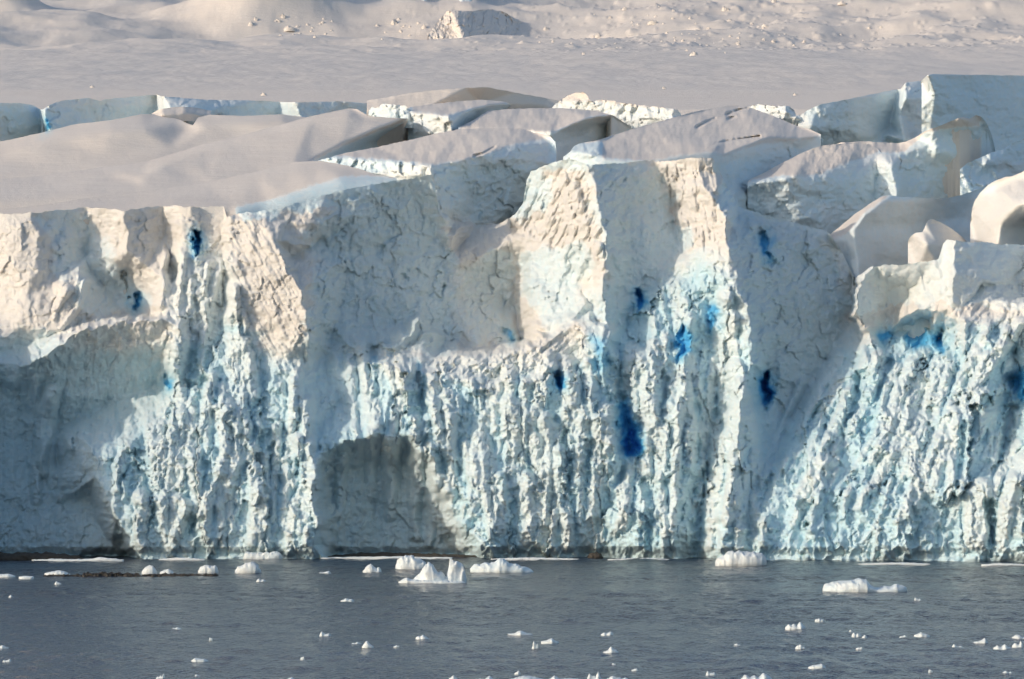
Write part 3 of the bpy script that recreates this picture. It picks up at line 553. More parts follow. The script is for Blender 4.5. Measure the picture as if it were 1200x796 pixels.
A_PARTS = [
 ('prow', 'sunlit block with a jagged right edge jutting from the left of the cliff', [(262, 230), (283, 246), (300, 256), (340, 300), (366, 370), (364, 424), (300, 428), (258, 380)]),
 ('shaded_wall', 'broad shaded hollow wall right of the sunlit prow', [(284, 240), (400, 200), (512, 195), (545, 300), (600, 270), (612, 400), (500, 412), (400, 412), (364, 424), (366, 370), (340, 300), (300, 256)]),
 ('tower', 'white tower with a lit left flank and grey right face', [(590, 250), (612, 190), (690, 170), (766, 170), (795, 240), (800, 300), (730, 380), (690, 372), (640, 300), (600, 275)]),
 ('tower', 'fluted sunlit tower top with a flat snow cap', [(766, 160), (842, 160), (870, 240), (852, 300), (800, 310), (795, 240)]),
 ('shaded_wall', 'crumbly blue-grey wall facing right, below the rounded seracs', [(866, 230), (975, 250), (1006, 330), (990, 402), (925, 500), (885, 440), (868, 350), (852, 290)]),
 ('ice_block', 'angular block with a lit left edge on the crown of the right side', [(995, 300), (1098, 296), (1098, 350), (1050, 390), (1015, 402), (994, 380)]),
 ('ice_block', 'square grey block with a bright left edge under the bright dome', [(1100, 260), (1440, 260), (1440, 330), (1200, 345), (1112, 356)]),
 ('ice_wall', 'upper left wall with lit and shaded facets below the snow edge', [(-230, 230), (262, 225), (262, 330), (205, 372), (110, 372), (30, 405), (-230, 400)]),
 ('alcove', 'smooth shaded alcove at the lower left', [(-230, 400), (30, 405), (110, 372), (205, 372), (206, 455), (150, 522), (106, 522), (166, 660), (166, 720), (-230, 720)]),
 ('hollow', 'dark blue-grey hollow at the foot of the cliff', [(372, 525), (440, 508), (480, 512), (505, 540), (566, 655), (566, 720), (374, 720)]),
 ('rubble_apron', 'bumpy sunlit ice apron between the alcove and the hollow', [(206, 372), (262, 330), (300, 424), (365, 424), (420, 410), (500, 412), (510, 540), (372, 525), (374, 720), (166, 720), (106, 522), (206, 455)]),
 ('column', 'tall pale column standing left of the dark cleft', [(852, 400), (884, 400), (892, 520), (888, 660), (888, 720), (838, 720), (848, 560)]),
 ('rubble_apron', 'fluted ice apron running down leftwards to the water on the right', [(990, 402), (1040, 380), (1440, 330), (1440, 720), (885, 720), (892, 560), (925, 500)]),
 ('fluted_face', 'fluted middle face with blue clefts', None),
]
body('ice_cliff', None, A_TOP, 690, main=(SA, CX0, 150), rag=1.2, warp=3.2, parts=A_PARTS, cat='ice cliff', label='long broken glacier cliff of white and pale blue ice rising from the sea')

# ------------------------------------------------------------------ snow terraces and seracs above the front
CRACKS = field()
for pts, w in (([(817, 149), (828, 143), (838, 139)], 1.7), ([(852, 134), (860, 131)], 1.6), ([(854, 139), (862, 137)], 1.6), ([(862, 130), (876, 127)], 1.4), ([(556, 183), (566, 180), (580, 172)], 1.4), ([(598, 178), (612, 172)], 1.5), ([(890, 160), (860, 164), (838, 168)], 1.2)):
    stroke(CRACKS, pts, w + .5, 3.0, .6)
def snow_fine(a=.25, s=0):
    return lambda PX, PY: at(CRACKS, PX, PY) + a * 6 * (.7 * fbm(PX * .012, PY * .035, 2, s) + .03 * fbm(PX * .12, PY * .3, 3, s + 2))
def rough_fine(a=.5, s=0):
    def f(PX, PY):
        x = PX / 8; z = PY / 8; f1, f2, c = worley(x * .6, z * .6, s); g1, g2, gc = worley(x * 1.3, z * 1.3, s + 2)
        return -a * (.9 * flakes(x * .5, z * .4, s + 4) + .5 * flakes(x * 1.2, z * .9, s + 6)) - a * .8 * (1.0 * np.sqrt(np.clip(1 - (f1 / .8) ** 2, 0, 1)) + .5 * np.sqrt(np.clip(1 - (g1 / .8) ** 2, 0, 1))) + a * .6 * fbm(x * .3, z * .3, 4, s + 1)
    return f
def wall_fine(a=.3, s=0):
    return lambda PX, PY: -a * (.6 * flakes(PX / 8 * .16 + .3 * fbm(PX * .05, PY * .05, 3, 2), PY / 8 * .16 + .3 * fbm(PX * .05, PY * .05, 3, 5), s + 1) + .35 * flakes(PX / 8 * .5 + .3 * fbm(PX * .1, PY * .1, 2, 2), PY / 8 * .45, s + 2)) + a * (1.2 * fbm(PX / 8 * .22, PY / 8 * .3, 5, s, .55) + .5 * ridged(PX / 8 * .5, PY / 8 * .35, 3, s + 3))
def mask_fine(rough, poly, smooth_f, soft=2):
    m = field(); fill(m, poly, 1.0, soft)
    return lambda PX, PY: smooth_f(PX, PY) * (1 - at(m, PX, PY)) + rough(PX, PY) * at(m, PX, PY)

body('snow_terrace', [
 [(-380, 230, 45), (0, 215, 46), (120, 205, 52), (240, 180, 66), (330, 158, 74), (365, 150, 78)], [(0, 190, 56), (120, 184, 60), (200, 172, 66), (280, 156, 74), (330, 147, 77)],
 [(-380, 182, 62), (0, 176, 62), (60, 164, 64), (130, 153, 66), (170, 150, 68), (240, 146, 74), (330, 139, 78)],
 [(206, 139, 80), (214, 151, 75), (227, 149, 77)],
 [(-380, 172, 72), (0, 166, 72), (60, 153, 74), (85, 146, 77), (130, 141, 77), (165, 134, 82), (185, 135, 84), (245, 134, 84), (330, 134, 84), (375, 138, 86)]],
 [(-380, 172), (0, 166), (20, 162), (60, 153), (85, 146), (130, 141), (150, 137), (165, 134), (180, 134), (190, 137), (203, 139), (212, 141), (220, 145), (226, 147), (232, 138), (245, 134.5), (285, 136), (330, 134), (345, 136), (362, 138), (378, 141)],
 222, soft=4, rag=.25, warp=.1, kind='structure', fine=snow_fine(.10, 1), back=2, snow='all', label='back swell of the snow terrace above the left cliff, behind the long middle swell')
body('snow_terrace', [
 [(-380, 262, 12), (0, 262, 10), (277, 250, 14), (340, 235, 22), (420, 215, 30)], [(0, 236, 16), (95, 228, 20), (170, 219, 25), (240, 208, 31), (300, 196, 38), (345, 186, 42)],
 [(168, 206, 31), (190, 200, 34), (225, 206, 33), (245, 205, 33), (232, 196, 37), (190, 193, 38), (168, 206, 31)], [(205, 209, 30), (238, 209, 31)],
 [(-380, 216, 34), (0, 215, 31), (50, 211, 34), (120, 201, 38), (171, 194, 41), (240, 174, 49), (275, 167, 52), (330, 152, 58), (365, 142, 62), (408, 132, 66)],
 [(-380, 212, 38), (0, 210, 36), (50, 206, 39), (120, 196, 44), (171, 189, 47), (240, 168, 56), (275, 161, 59), (330, 146, 65), (365, 136, 69), (410, 127, 74)],
 [(408, 132, 66), (432, 139, 66), (478, 141, 68), (440, 154, 60), (400, 171, 52), (365, 188, 44)], [(478, 150, 92), (450, 160, 80), (420, 172, 68), (390, 188, 56)], [(490, 190, 92), (400, 215, 60)]],
 [(-380, 212), (0, 210), (50, 206), (120, 196), (171, 189), (210, 178), (240, 168), (275, 161), (300, 154), (330, 146), (365, 136), (395, 130), (410, 127), (418, 128), (432, 136), (455, 138), (478, 139)],
 264, soft=3, rag=.2, warp=.1, kind='structure', fine=snow_fine(.08, 2), back=2, snow=[(-230, 200), (300, 120), (480, 120), (480, 140), (440, 155), (400, 172), (365, 189), (345, 200), (340, 275), (-230, 275)], label='long middle swell of the snow terrace rising to the right above the left cliff')
body('snow_terrace', [
 [(-380, 247, 6), (0, 253, 3), (37, 252, 2), (100, 245, 5), (143, 249, 3), (187, 244, 4), (233, 245, 3), (277, 241.5, 6), (310, 236, 9), (333, 228, 10), (365, 218, 12), (400, 208, 14), (440, 206.5, 17), (465, 209, 18)],
 [(-380, 260, 7), (0, 249, 7), (60, 243, 9), (95, 237, 12), (170, 229, 16), (240, 219, 20), (300, 206, 24), (345, 196, 28), (375, 193, 29)],
 [(-380, 256, 9), (0, 246, 9), (60, 239, 12), (95, 233, 15), (170, 224, 20), (240, 214, 25), (300, 201, 30), (345, 190, 34), (375, 188.5, 34), (405, 194, 29), (425, 199, 26), (440, 205, 22), (465, 208.5, 20)],
 [(277, 249, 5), (310, 246, 8), (340, 238, 9), (400, 223, 12), (465, 216, 16)], [(-380, 275, 8), (0, 270, 5), (150, 265, 5), (260, 262, 6)]],
 [(-380, 250), (0, 246), (60, 239), (95, 233), (170, 224), (240, 214), (300, 201), (330, 193), (345, 190), (375, 188.5), (390, 191), (405, 194), (425, 199), (440, 205), (465, 208.5)], 275, soft=4, rag=.2, warp=.1, fine=snow_fine(.04, 4), kind='structure', snow=[(-230, 235), (240, 200), (340, 180), (470, 180), (466, 209), (440, 206.5), (400, 208), (365, 218), (333, 228), (310, 236), (277, 242), (270, 280), (-230, 280)], label='front swell of the snow terrace along the left cliff edge, with a crevasse edge at its right')

def two(name, label, lines, top, bottom, caps, fine, cat='serac', **kw):
    return body(name, lines, top, bottom, parts=[('snow_cap', None, caps), ('ice_face', None, None)], cat=cat, label=label, fine=fine, snow=caps, **kw)

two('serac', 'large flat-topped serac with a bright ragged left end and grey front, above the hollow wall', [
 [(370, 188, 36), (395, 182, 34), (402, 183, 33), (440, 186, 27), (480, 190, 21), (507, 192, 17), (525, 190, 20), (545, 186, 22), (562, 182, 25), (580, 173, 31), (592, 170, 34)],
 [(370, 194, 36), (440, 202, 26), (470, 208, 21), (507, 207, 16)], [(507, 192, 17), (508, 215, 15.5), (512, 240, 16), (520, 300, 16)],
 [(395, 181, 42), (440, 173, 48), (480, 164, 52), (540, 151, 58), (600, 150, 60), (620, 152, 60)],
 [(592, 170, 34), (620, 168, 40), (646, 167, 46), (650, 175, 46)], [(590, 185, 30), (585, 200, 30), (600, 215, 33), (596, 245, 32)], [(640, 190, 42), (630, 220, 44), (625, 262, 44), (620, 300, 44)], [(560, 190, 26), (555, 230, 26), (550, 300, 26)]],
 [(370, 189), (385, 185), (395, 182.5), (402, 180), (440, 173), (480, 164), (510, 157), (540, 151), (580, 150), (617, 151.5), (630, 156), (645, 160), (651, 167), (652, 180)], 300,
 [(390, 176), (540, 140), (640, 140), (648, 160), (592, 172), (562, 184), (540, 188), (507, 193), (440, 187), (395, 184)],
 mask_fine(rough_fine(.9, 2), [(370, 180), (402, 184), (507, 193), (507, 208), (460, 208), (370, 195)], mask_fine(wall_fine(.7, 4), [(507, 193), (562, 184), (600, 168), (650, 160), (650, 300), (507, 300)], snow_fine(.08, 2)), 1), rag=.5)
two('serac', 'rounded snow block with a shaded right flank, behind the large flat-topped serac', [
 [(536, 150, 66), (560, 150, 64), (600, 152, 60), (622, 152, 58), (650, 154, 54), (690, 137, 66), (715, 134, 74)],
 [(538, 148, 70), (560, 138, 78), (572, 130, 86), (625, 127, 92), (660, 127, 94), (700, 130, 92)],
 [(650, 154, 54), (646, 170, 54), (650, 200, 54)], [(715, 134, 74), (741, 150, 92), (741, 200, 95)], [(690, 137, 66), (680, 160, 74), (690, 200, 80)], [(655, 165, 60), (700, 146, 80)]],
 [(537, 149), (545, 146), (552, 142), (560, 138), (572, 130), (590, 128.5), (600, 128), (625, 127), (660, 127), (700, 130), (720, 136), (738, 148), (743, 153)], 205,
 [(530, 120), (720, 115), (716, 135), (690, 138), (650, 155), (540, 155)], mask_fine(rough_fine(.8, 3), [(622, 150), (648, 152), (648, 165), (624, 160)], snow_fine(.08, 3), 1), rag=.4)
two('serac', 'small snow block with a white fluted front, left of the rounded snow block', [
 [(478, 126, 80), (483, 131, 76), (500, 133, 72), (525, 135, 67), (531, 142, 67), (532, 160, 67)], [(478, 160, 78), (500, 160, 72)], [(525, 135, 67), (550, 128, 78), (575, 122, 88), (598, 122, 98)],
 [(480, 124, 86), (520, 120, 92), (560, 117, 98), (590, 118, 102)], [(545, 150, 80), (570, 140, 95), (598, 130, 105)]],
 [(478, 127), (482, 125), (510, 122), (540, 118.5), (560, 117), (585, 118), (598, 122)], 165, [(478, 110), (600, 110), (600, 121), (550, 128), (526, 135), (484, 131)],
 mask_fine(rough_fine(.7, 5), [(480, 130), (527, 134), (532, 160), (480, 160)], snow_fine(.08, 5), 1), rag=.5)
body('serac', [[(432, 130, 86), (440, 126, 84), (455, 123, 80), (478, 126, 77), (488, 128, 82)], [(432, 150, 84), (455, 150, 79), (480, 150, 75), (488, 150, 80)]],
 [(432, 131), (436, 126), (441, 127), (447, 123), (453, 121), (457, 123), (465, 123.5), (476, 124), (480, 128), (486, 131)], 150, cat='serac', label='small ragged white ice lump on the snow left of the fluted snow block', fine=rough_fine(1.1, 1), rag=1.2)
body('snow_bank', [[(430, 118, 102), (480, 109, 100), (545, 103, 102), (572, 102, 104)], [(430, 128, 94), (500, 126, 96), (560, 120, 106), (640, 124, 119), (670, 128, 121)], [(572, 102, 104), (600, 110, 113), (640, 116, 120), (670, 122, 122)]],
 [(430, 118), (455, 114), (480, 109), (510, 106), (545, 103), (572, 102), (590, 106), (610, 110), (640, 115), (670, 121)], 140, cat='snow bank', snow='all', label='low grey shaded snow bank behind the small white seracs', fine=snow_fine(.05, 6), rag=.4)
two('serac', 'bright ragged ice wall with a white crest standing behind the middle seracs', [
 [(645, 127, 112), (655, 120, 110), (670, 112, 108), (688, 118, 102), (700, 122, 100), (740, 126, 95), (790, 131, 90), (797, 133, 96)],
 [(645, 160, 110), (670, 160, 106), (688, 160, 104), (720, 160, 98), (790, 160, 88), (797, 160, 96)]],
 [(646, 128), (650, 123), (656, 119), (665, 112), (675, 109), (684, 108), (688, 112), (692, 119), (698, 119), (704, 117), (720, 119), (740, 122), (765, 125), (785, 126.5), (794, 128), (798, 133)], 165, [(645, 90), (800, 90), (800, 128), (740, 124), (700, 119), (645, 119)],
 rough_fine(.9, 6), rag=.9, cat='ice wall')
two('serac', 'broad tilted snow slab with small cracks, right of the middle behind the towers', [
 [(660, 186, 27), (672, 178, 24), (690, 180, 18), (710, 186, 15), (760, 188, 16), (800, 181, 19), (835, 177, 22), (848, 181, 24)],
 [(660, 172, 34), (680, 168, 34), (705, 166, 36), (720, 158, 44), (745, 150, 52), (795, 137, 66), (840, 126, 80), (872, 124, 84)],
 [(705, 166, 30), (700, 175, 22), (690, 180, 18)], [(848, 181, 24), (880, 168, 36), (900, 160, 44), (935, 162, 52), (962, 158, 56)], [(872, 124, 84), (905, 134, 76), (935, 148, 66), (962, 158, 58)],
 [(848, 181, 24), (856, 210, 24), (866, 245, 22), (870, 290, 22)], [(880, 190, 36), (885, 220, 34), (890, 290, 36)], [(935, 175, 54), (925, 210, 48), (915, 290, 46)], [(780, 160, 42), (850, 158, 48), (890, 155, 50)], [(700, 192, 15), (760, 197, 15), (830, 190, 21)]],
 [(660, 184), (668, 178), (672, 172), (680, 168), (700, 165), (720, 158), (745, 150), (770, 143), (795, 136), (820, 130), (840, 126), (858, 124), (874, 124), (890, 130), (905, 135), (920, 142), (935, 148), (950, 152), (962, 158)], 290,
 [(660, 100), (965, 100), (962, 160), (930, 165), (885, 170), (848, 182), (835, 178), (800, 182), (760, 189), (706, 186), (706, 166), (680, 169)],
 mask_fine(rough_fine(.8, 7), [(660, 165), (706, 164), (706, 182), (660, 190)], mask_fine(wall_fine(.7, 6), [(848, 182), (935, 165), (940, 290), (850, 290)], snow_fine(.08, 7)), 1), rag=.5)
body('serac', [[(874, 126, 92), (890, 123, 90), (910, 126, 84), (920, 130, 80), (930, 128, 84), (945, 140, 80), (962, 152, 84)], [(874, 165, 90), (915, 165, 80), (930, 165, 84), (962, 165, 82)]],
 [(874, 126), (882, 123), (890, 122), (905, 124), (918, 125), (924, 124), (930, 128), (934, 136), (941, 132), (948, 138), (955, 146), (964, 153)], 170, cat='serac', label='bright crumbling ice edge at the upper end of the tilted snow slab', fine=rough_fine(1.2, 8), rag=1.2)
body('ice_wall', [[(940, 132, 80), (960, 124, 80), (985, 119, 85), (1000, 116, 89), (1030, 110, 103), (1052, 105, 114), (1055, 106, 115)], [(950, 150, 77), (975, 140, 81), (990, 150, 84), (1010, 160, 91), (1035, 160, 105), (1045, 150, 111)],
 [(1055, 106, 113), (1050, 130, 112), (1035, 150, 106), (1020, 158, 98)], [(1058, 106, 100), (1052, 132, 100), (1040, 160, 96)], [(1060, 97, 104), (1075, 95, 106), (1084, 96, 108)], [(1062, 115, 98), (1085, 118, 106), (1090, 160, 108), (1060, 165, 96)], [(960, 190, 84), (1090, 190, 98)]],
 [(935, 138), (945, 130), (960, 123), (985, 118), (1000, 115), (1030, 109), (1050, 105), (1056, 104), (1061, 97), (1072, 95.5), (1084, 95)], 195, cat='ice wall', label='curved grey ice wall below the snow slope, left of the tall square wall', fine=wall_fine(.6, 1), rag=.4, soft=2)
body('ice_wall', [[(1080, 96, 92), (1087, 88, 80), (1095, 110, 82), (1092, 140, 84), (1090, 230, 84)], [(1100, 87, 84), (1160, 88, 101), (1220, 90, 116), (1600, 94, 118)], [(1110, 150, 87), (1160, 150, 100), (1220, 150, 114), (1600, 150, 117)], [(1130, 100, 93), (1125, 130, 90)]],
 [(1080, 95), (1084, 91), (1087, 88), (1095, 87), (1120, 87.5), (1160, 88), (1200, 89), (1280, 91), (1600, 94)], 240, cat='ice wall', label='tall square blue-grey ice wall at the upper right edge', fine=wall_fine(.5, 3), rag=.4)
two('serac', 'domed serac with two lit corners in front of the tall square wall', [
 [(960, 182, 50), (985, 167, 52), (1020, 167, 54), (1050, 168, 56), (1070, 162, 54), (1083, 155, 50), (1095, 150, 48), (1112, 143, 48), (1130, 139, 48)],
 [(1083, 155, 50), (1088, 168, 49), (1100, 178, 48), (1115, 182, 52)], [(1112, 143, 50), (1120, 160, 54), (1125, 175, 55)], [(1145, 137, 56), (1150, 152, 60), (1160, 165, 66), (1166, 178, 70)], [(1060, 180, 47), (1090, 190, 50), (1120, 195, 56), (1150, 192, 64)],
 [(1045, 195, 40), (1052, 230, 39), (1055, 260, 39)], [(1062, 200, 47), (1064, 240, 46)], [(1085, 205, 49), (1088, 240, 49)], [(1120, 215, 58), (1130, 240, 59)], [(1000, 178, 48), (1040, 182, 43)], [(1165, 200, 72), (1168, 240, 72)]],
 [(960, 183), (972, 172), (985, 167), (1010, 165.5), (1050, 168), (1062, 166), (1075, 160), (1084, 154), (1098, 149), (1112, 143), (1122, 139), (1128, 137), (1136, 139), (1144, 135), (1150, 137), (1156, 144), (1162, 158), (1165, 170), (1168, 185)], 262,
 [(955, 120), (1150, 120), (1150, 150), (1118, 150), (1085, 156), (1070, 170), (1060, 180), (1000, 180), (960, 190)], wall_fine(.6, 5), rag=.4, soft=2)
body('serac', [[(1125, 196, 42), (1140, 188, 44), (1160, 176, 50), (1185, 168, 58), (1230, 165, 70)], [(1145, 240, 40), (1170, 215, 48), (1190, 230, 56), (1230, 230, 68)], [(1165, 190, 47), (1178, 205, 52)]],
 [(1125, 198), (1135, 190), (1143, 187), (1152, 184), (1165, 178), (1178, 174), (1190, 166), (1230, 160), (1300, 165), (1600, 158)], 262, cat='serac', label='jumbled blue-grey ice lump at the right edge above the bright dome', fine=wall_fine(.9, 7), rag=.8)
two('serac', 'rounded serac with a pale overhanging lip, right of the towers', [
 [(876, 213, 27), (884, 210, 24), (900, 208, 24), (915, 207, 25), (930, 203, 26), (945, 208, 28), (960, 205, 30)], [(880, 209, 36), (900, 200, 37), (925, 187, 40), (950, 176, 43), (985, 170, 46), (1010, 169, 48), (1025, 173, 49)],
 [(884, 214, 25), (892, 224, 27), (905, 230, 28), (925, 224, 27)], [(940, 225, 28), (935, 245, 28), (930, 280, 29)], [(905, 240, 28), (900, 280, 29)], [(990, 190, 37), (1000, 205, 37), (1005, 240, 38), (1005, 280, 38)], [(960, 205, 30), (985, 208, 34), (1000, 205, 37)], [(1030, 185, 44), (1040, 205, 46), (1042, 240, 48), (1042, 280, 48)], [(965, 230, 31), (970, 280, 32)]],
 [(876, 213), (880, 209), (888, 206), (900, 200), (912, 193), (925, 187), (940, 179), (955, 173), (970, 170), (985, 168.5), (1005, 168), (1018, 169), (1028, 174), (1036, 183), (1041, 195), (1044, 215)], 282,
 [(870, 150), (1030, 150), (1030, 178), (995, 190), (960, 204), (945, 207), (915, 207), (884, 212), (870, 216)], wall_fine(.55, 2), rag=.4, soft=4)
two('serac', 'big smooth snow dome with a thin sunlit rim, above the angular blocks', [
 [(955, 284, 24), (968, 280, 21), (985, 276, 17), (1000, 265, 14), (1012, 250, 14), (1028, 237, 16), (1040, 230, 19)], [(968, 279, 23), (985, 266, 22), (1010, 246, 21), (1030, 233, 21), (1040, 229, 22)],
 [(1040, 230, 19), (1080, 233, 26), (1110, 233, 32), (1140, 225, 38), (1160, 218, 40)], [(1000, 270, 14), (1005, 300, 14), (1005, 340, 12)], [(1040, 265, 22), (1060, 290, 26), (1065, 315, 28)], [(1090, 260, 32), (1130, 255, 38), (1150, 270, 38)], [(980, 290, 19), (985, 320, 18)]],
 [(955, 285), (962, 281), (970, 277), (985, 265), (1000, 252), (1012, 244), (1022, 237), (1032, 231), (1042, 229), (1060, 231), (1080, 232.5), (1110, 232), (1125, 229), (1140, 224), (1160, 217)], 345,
 [(950, 200), (1045, 200), (1040, 232), (1012, 250), (998, 268), (985, 278), (950, 290)], snow_fine(.04, 3), rag=.4, soft=3, warp=1)
body('serac', [[(1138, 262, 24), (1142, 242, 22), (1150, 230, 20), (1165, 220, 18), (1185, 214, 16), (1215, 205, 14)], [(1145, 290, 20), (1160, 270, 12), (1175, 255, 8), (1195, 240, 3), (1215, 235, 0)], [(1170, 285, 8), (1178, 262, 8), (1195, 250, 6), (1215, 248, 4)], [(1178, 270, 12), (1200, 262, 16), (1230, 262, 18)], [(1150, 320, 16), (1200, 320, 18), (1300, 320, 22)], [(1240, 215, 14), (1300, 220, 24)]],
 [(1137, 262), (1139, 245), (1142, 236), (1148, 227), (1158, 217), (1166, 212), (1176, 208), (1186, 207), (1196, 203), (1215, 192), (1240, 188), (1300, 205), (1400, 196), (1600, 200)], 320, cat='serac', snow=.6, label='bright sunlit snow dome at the right edge of the crest', fine=snow_fine(.03, 8), rag=.4, soft=3, warp=1)
body('ice_block', [[(1064, 284, 12), (1070, 275, 9), (1082, 272, 8), (1087, 262, 8), (1092, 257, 9), (1105, 262, 14), (1125, 276, 22), (1135, 284, 24)], [(1068, 295, 11), (1085, 285, 5), (1100, 285, 7), (1120, 290, 14)], [(1075, 315, 9), (1100, 315, 8), (1130, 315, 16)]],
 [(1064, 283), (1067, 277), (1073, 273), (1081, 272.5), (1084, 266), (1087, 259), (1092, 257), (1103, 261), (1115, 268), (1128, 278), (1136, 286)], 318, cat='ice block', snow=.6, label='small smooth tongue of ice in front of the big smooth dome', fine=snow_fine(.03, 5), rag=.3, soft=2, warp=.8)
body('crevasse_wall', [[(-380, 120, 74), (0, 121, 84), (25, 121, 91), (44, 126, 99)], [(44, 126, 96), (48, 140, 97), (52, 160, 98)], [(50, 129, 86), (58, 124, 88), (75, 119, 92), (105, 116, 98), (118, 119, 101)], [(52, 140, 86), (60, 160, 86)], [(118, 119, 101), (116, 145, 101)],
 [(124, 118, 102), (150, 115, 108), (184, 112, 115)], [(124, 145, 102), (184, 145, 115)], [(188, 113, 93), (192, 117, 92), (192, 145, 92)], [(192, 114, 92), (240, 117, 101), (300, 118, 112), (328, 119, 117)], [(300, 145, 112), (328, 145, 117)], [(345, 120, 104), (355, 145, 104)], [(345, 120, 104), (400, 120, 111), (440, 122, 115), (490, 117, 118)], [(400, 145, 112), (490, 145, 118)], [(200, 127, 88), (225, 126, 90), (240, 131, 96)]],
 [(-380, 120), (0, 121), (25, 121), (40, 124), (47, 128), (51, 128), (58, 123), (75, 117.5), (105, 115), (118, 119), (122, 117), (150, 114), (184, 111), (190, 113), (240, 117), (300, 118), (330, 119.5), (350, 120), (400, 119), (440, 122), (480, 118), (492, 114)], 175,
 cat='ice wall', label='long low crevasse wall of grey-blue ice behind the snow terrace', fine=wall_fine(.5, 4), rag=.4)
body('snow_lip', [[(178, 133, 90), (190, 128, 86), (215, 125, 88), (245, 129, 94)], [(178, 140, 84), (190, 134, 82), (215, 132, 84), (245, 134, 90)]], [(178, 133), (186, 128.5), (200, 126), (215, 125), (232, 126.5), (247, 130)], 142, cat='snow lip', snow='all', label='small curved snow lip in the crevasse behind the left terrace', fine=snow_fine(.02, 1), rag=.2)

# ------------------------------------------------------------------ the long snow slope behind
def slope_z(x, y):
    prof = np.interp(y, [60, 100, 122, 150, 190, 400, 520, 700, 900, 1300], [30, 66, 77.5, 84, 91, 121, 139, 176, 240, 420])
    a = np.clip((y - 330) / 200, 0, 1); a = a * a * (3 - 2 * a)
    z = prof + 1.2 * fbm(x * .012, y * .006, 3, 1) * np.clip((y - 150) / 80, 0, 1) + a * 6.0 * fbm(x * .012 + 3, y * .010, 4, 2)
    for hx, hy, r, h in ((-82, 612, 17, 21), (-172, 622, 14, 17), (52, 760, 40, 14), (150, 600, 60, 10), (-60, 520, 50, -7), (0, 560, 60, -6), (230, 640, 60, 12), (-30, 800, 26, 30)):
        z = z + h * np.exp(-((x - hx) ** 2 + (y - hy) ** 2) / (r * r))
    return z
def rough_amount(x, y):
    return np.clip((y - 350) / 60, 0, 1) * np.clip((x + 60) / 80, .25, 1)
ys = np.concatenate([np.arange(98, 160, .8), 160 * 1.0024 ** np.arange(0, 700)]); ys = ys[ys < 1300]
us = np.linspace(-.27, .27, 1200)
YY, UU = np.meshgrid(ys, us, indexing='ij'); XX = UU * (YY + CAM_D)
ra = rough_amount(XX, YY)
w1, w2, wc = worley(XX * .16, YY * .09, 3); v1, v2, vc = worley(XX * .42, YY * .25, 6)
ZZ = slope_z(XX, YY) + .22 * fbm(XX * .1, YY * .05, 4, 5) * np.clip((YY - 130) / 50, 0, 1) + ra * (.35 * fbm(XX * .05, YY * .04, 5, 7, .55) + .8 * (wc > .82) * np.clip(1 - w1 / .35, 0, 1) + .6 * (vc > .85) * np.clip(1 - v1 / .4, 0, 1))
co = np.stack([XX, YY, ZZ], -1).reshape(-1, 3)
att = np.zeros((len(co), 3)); att[:, 2] = .25
o = mesh_obj('snow_slope', co, grid_quads(*XX.shape), M_ICE, None, att); tag(o, 'long snow slope rising behind the glacier to the top of the picture', kind='structure')
def on_slope(px, py):
    y = np.linspace(123, 1200, 6000); x = (px - 600) / FPX * (y + CAM_D); z = slope_z(x, y)
    pyy = HOR - (z - CAM_H) * FPX / (y + CAM_D); k = np.argmax(pyy < py)
    return float(x[k]), float(y[k]), float(z[k])

body('serac', [[(505, 40, 560), (514, 28, 568), (522, 14, 574)], [(524, 13, 574), (531, 26, 566), (537, 42, 558)], [(528, 13, 571), (535, 26, 560), (541, 42, 550)], [(545, 13, 576), (548, 26, 568), (552, 42, 560)], [(575, 12, 596), (580, 26, 586), (584, 42, 578)], [(600, 20, 606), (604, 42, 592)], [(628, 34, 612), (628, 44, 606)], [(505, 70, 545), (540, 70, 540), (628, 70, 580)]],
 [(502, 40), (510, 30), (517, 20), (524, 13.5), (535, 12.5), (550, 13), (562, 12), (575, 10.5), (588, 13), (598, 19), (608, 24), (618, 30), (632, 38)], 70, step=.6, soft=2, cat='serac', snow='all', label='low grey ice outcrop with a lit left stripe near the top of the picture', fine=lambda PX, PY: 2 * rough_fine(.5, 3)(PX * 2, PY * 2), rag=.6, back=3)
body('serac', [[(478, -22, 650), (495, 9, 618)], [(499, -22, 632), (497, 9, 615), (497, 14, 612)], [(513, -22, 665), (512, 9, 650)]], [(478, -22), (513, -22)], 14, step=.8, cat='serac', label='small lit and shaded ice pyramid cut by the top edge of the picture', fine=wall_fine(.8, 2), rag=.4, back=3)
body('serac', [[(526, 14, 632), (538, -22, 652)], [(548, -22, 632), (536, 14, 612)], [(566, -22, 690), (590, 14, 668)]], [(524, 8), (532, 6), (540, -22), (566, -22), (578, 4), (592, 13)], 16, step=.8, cat='serac', label='ice fin with a long shaded right side at the top edge of the picture', fine=wall_fine(.8, 5), rag=.4, back=3)

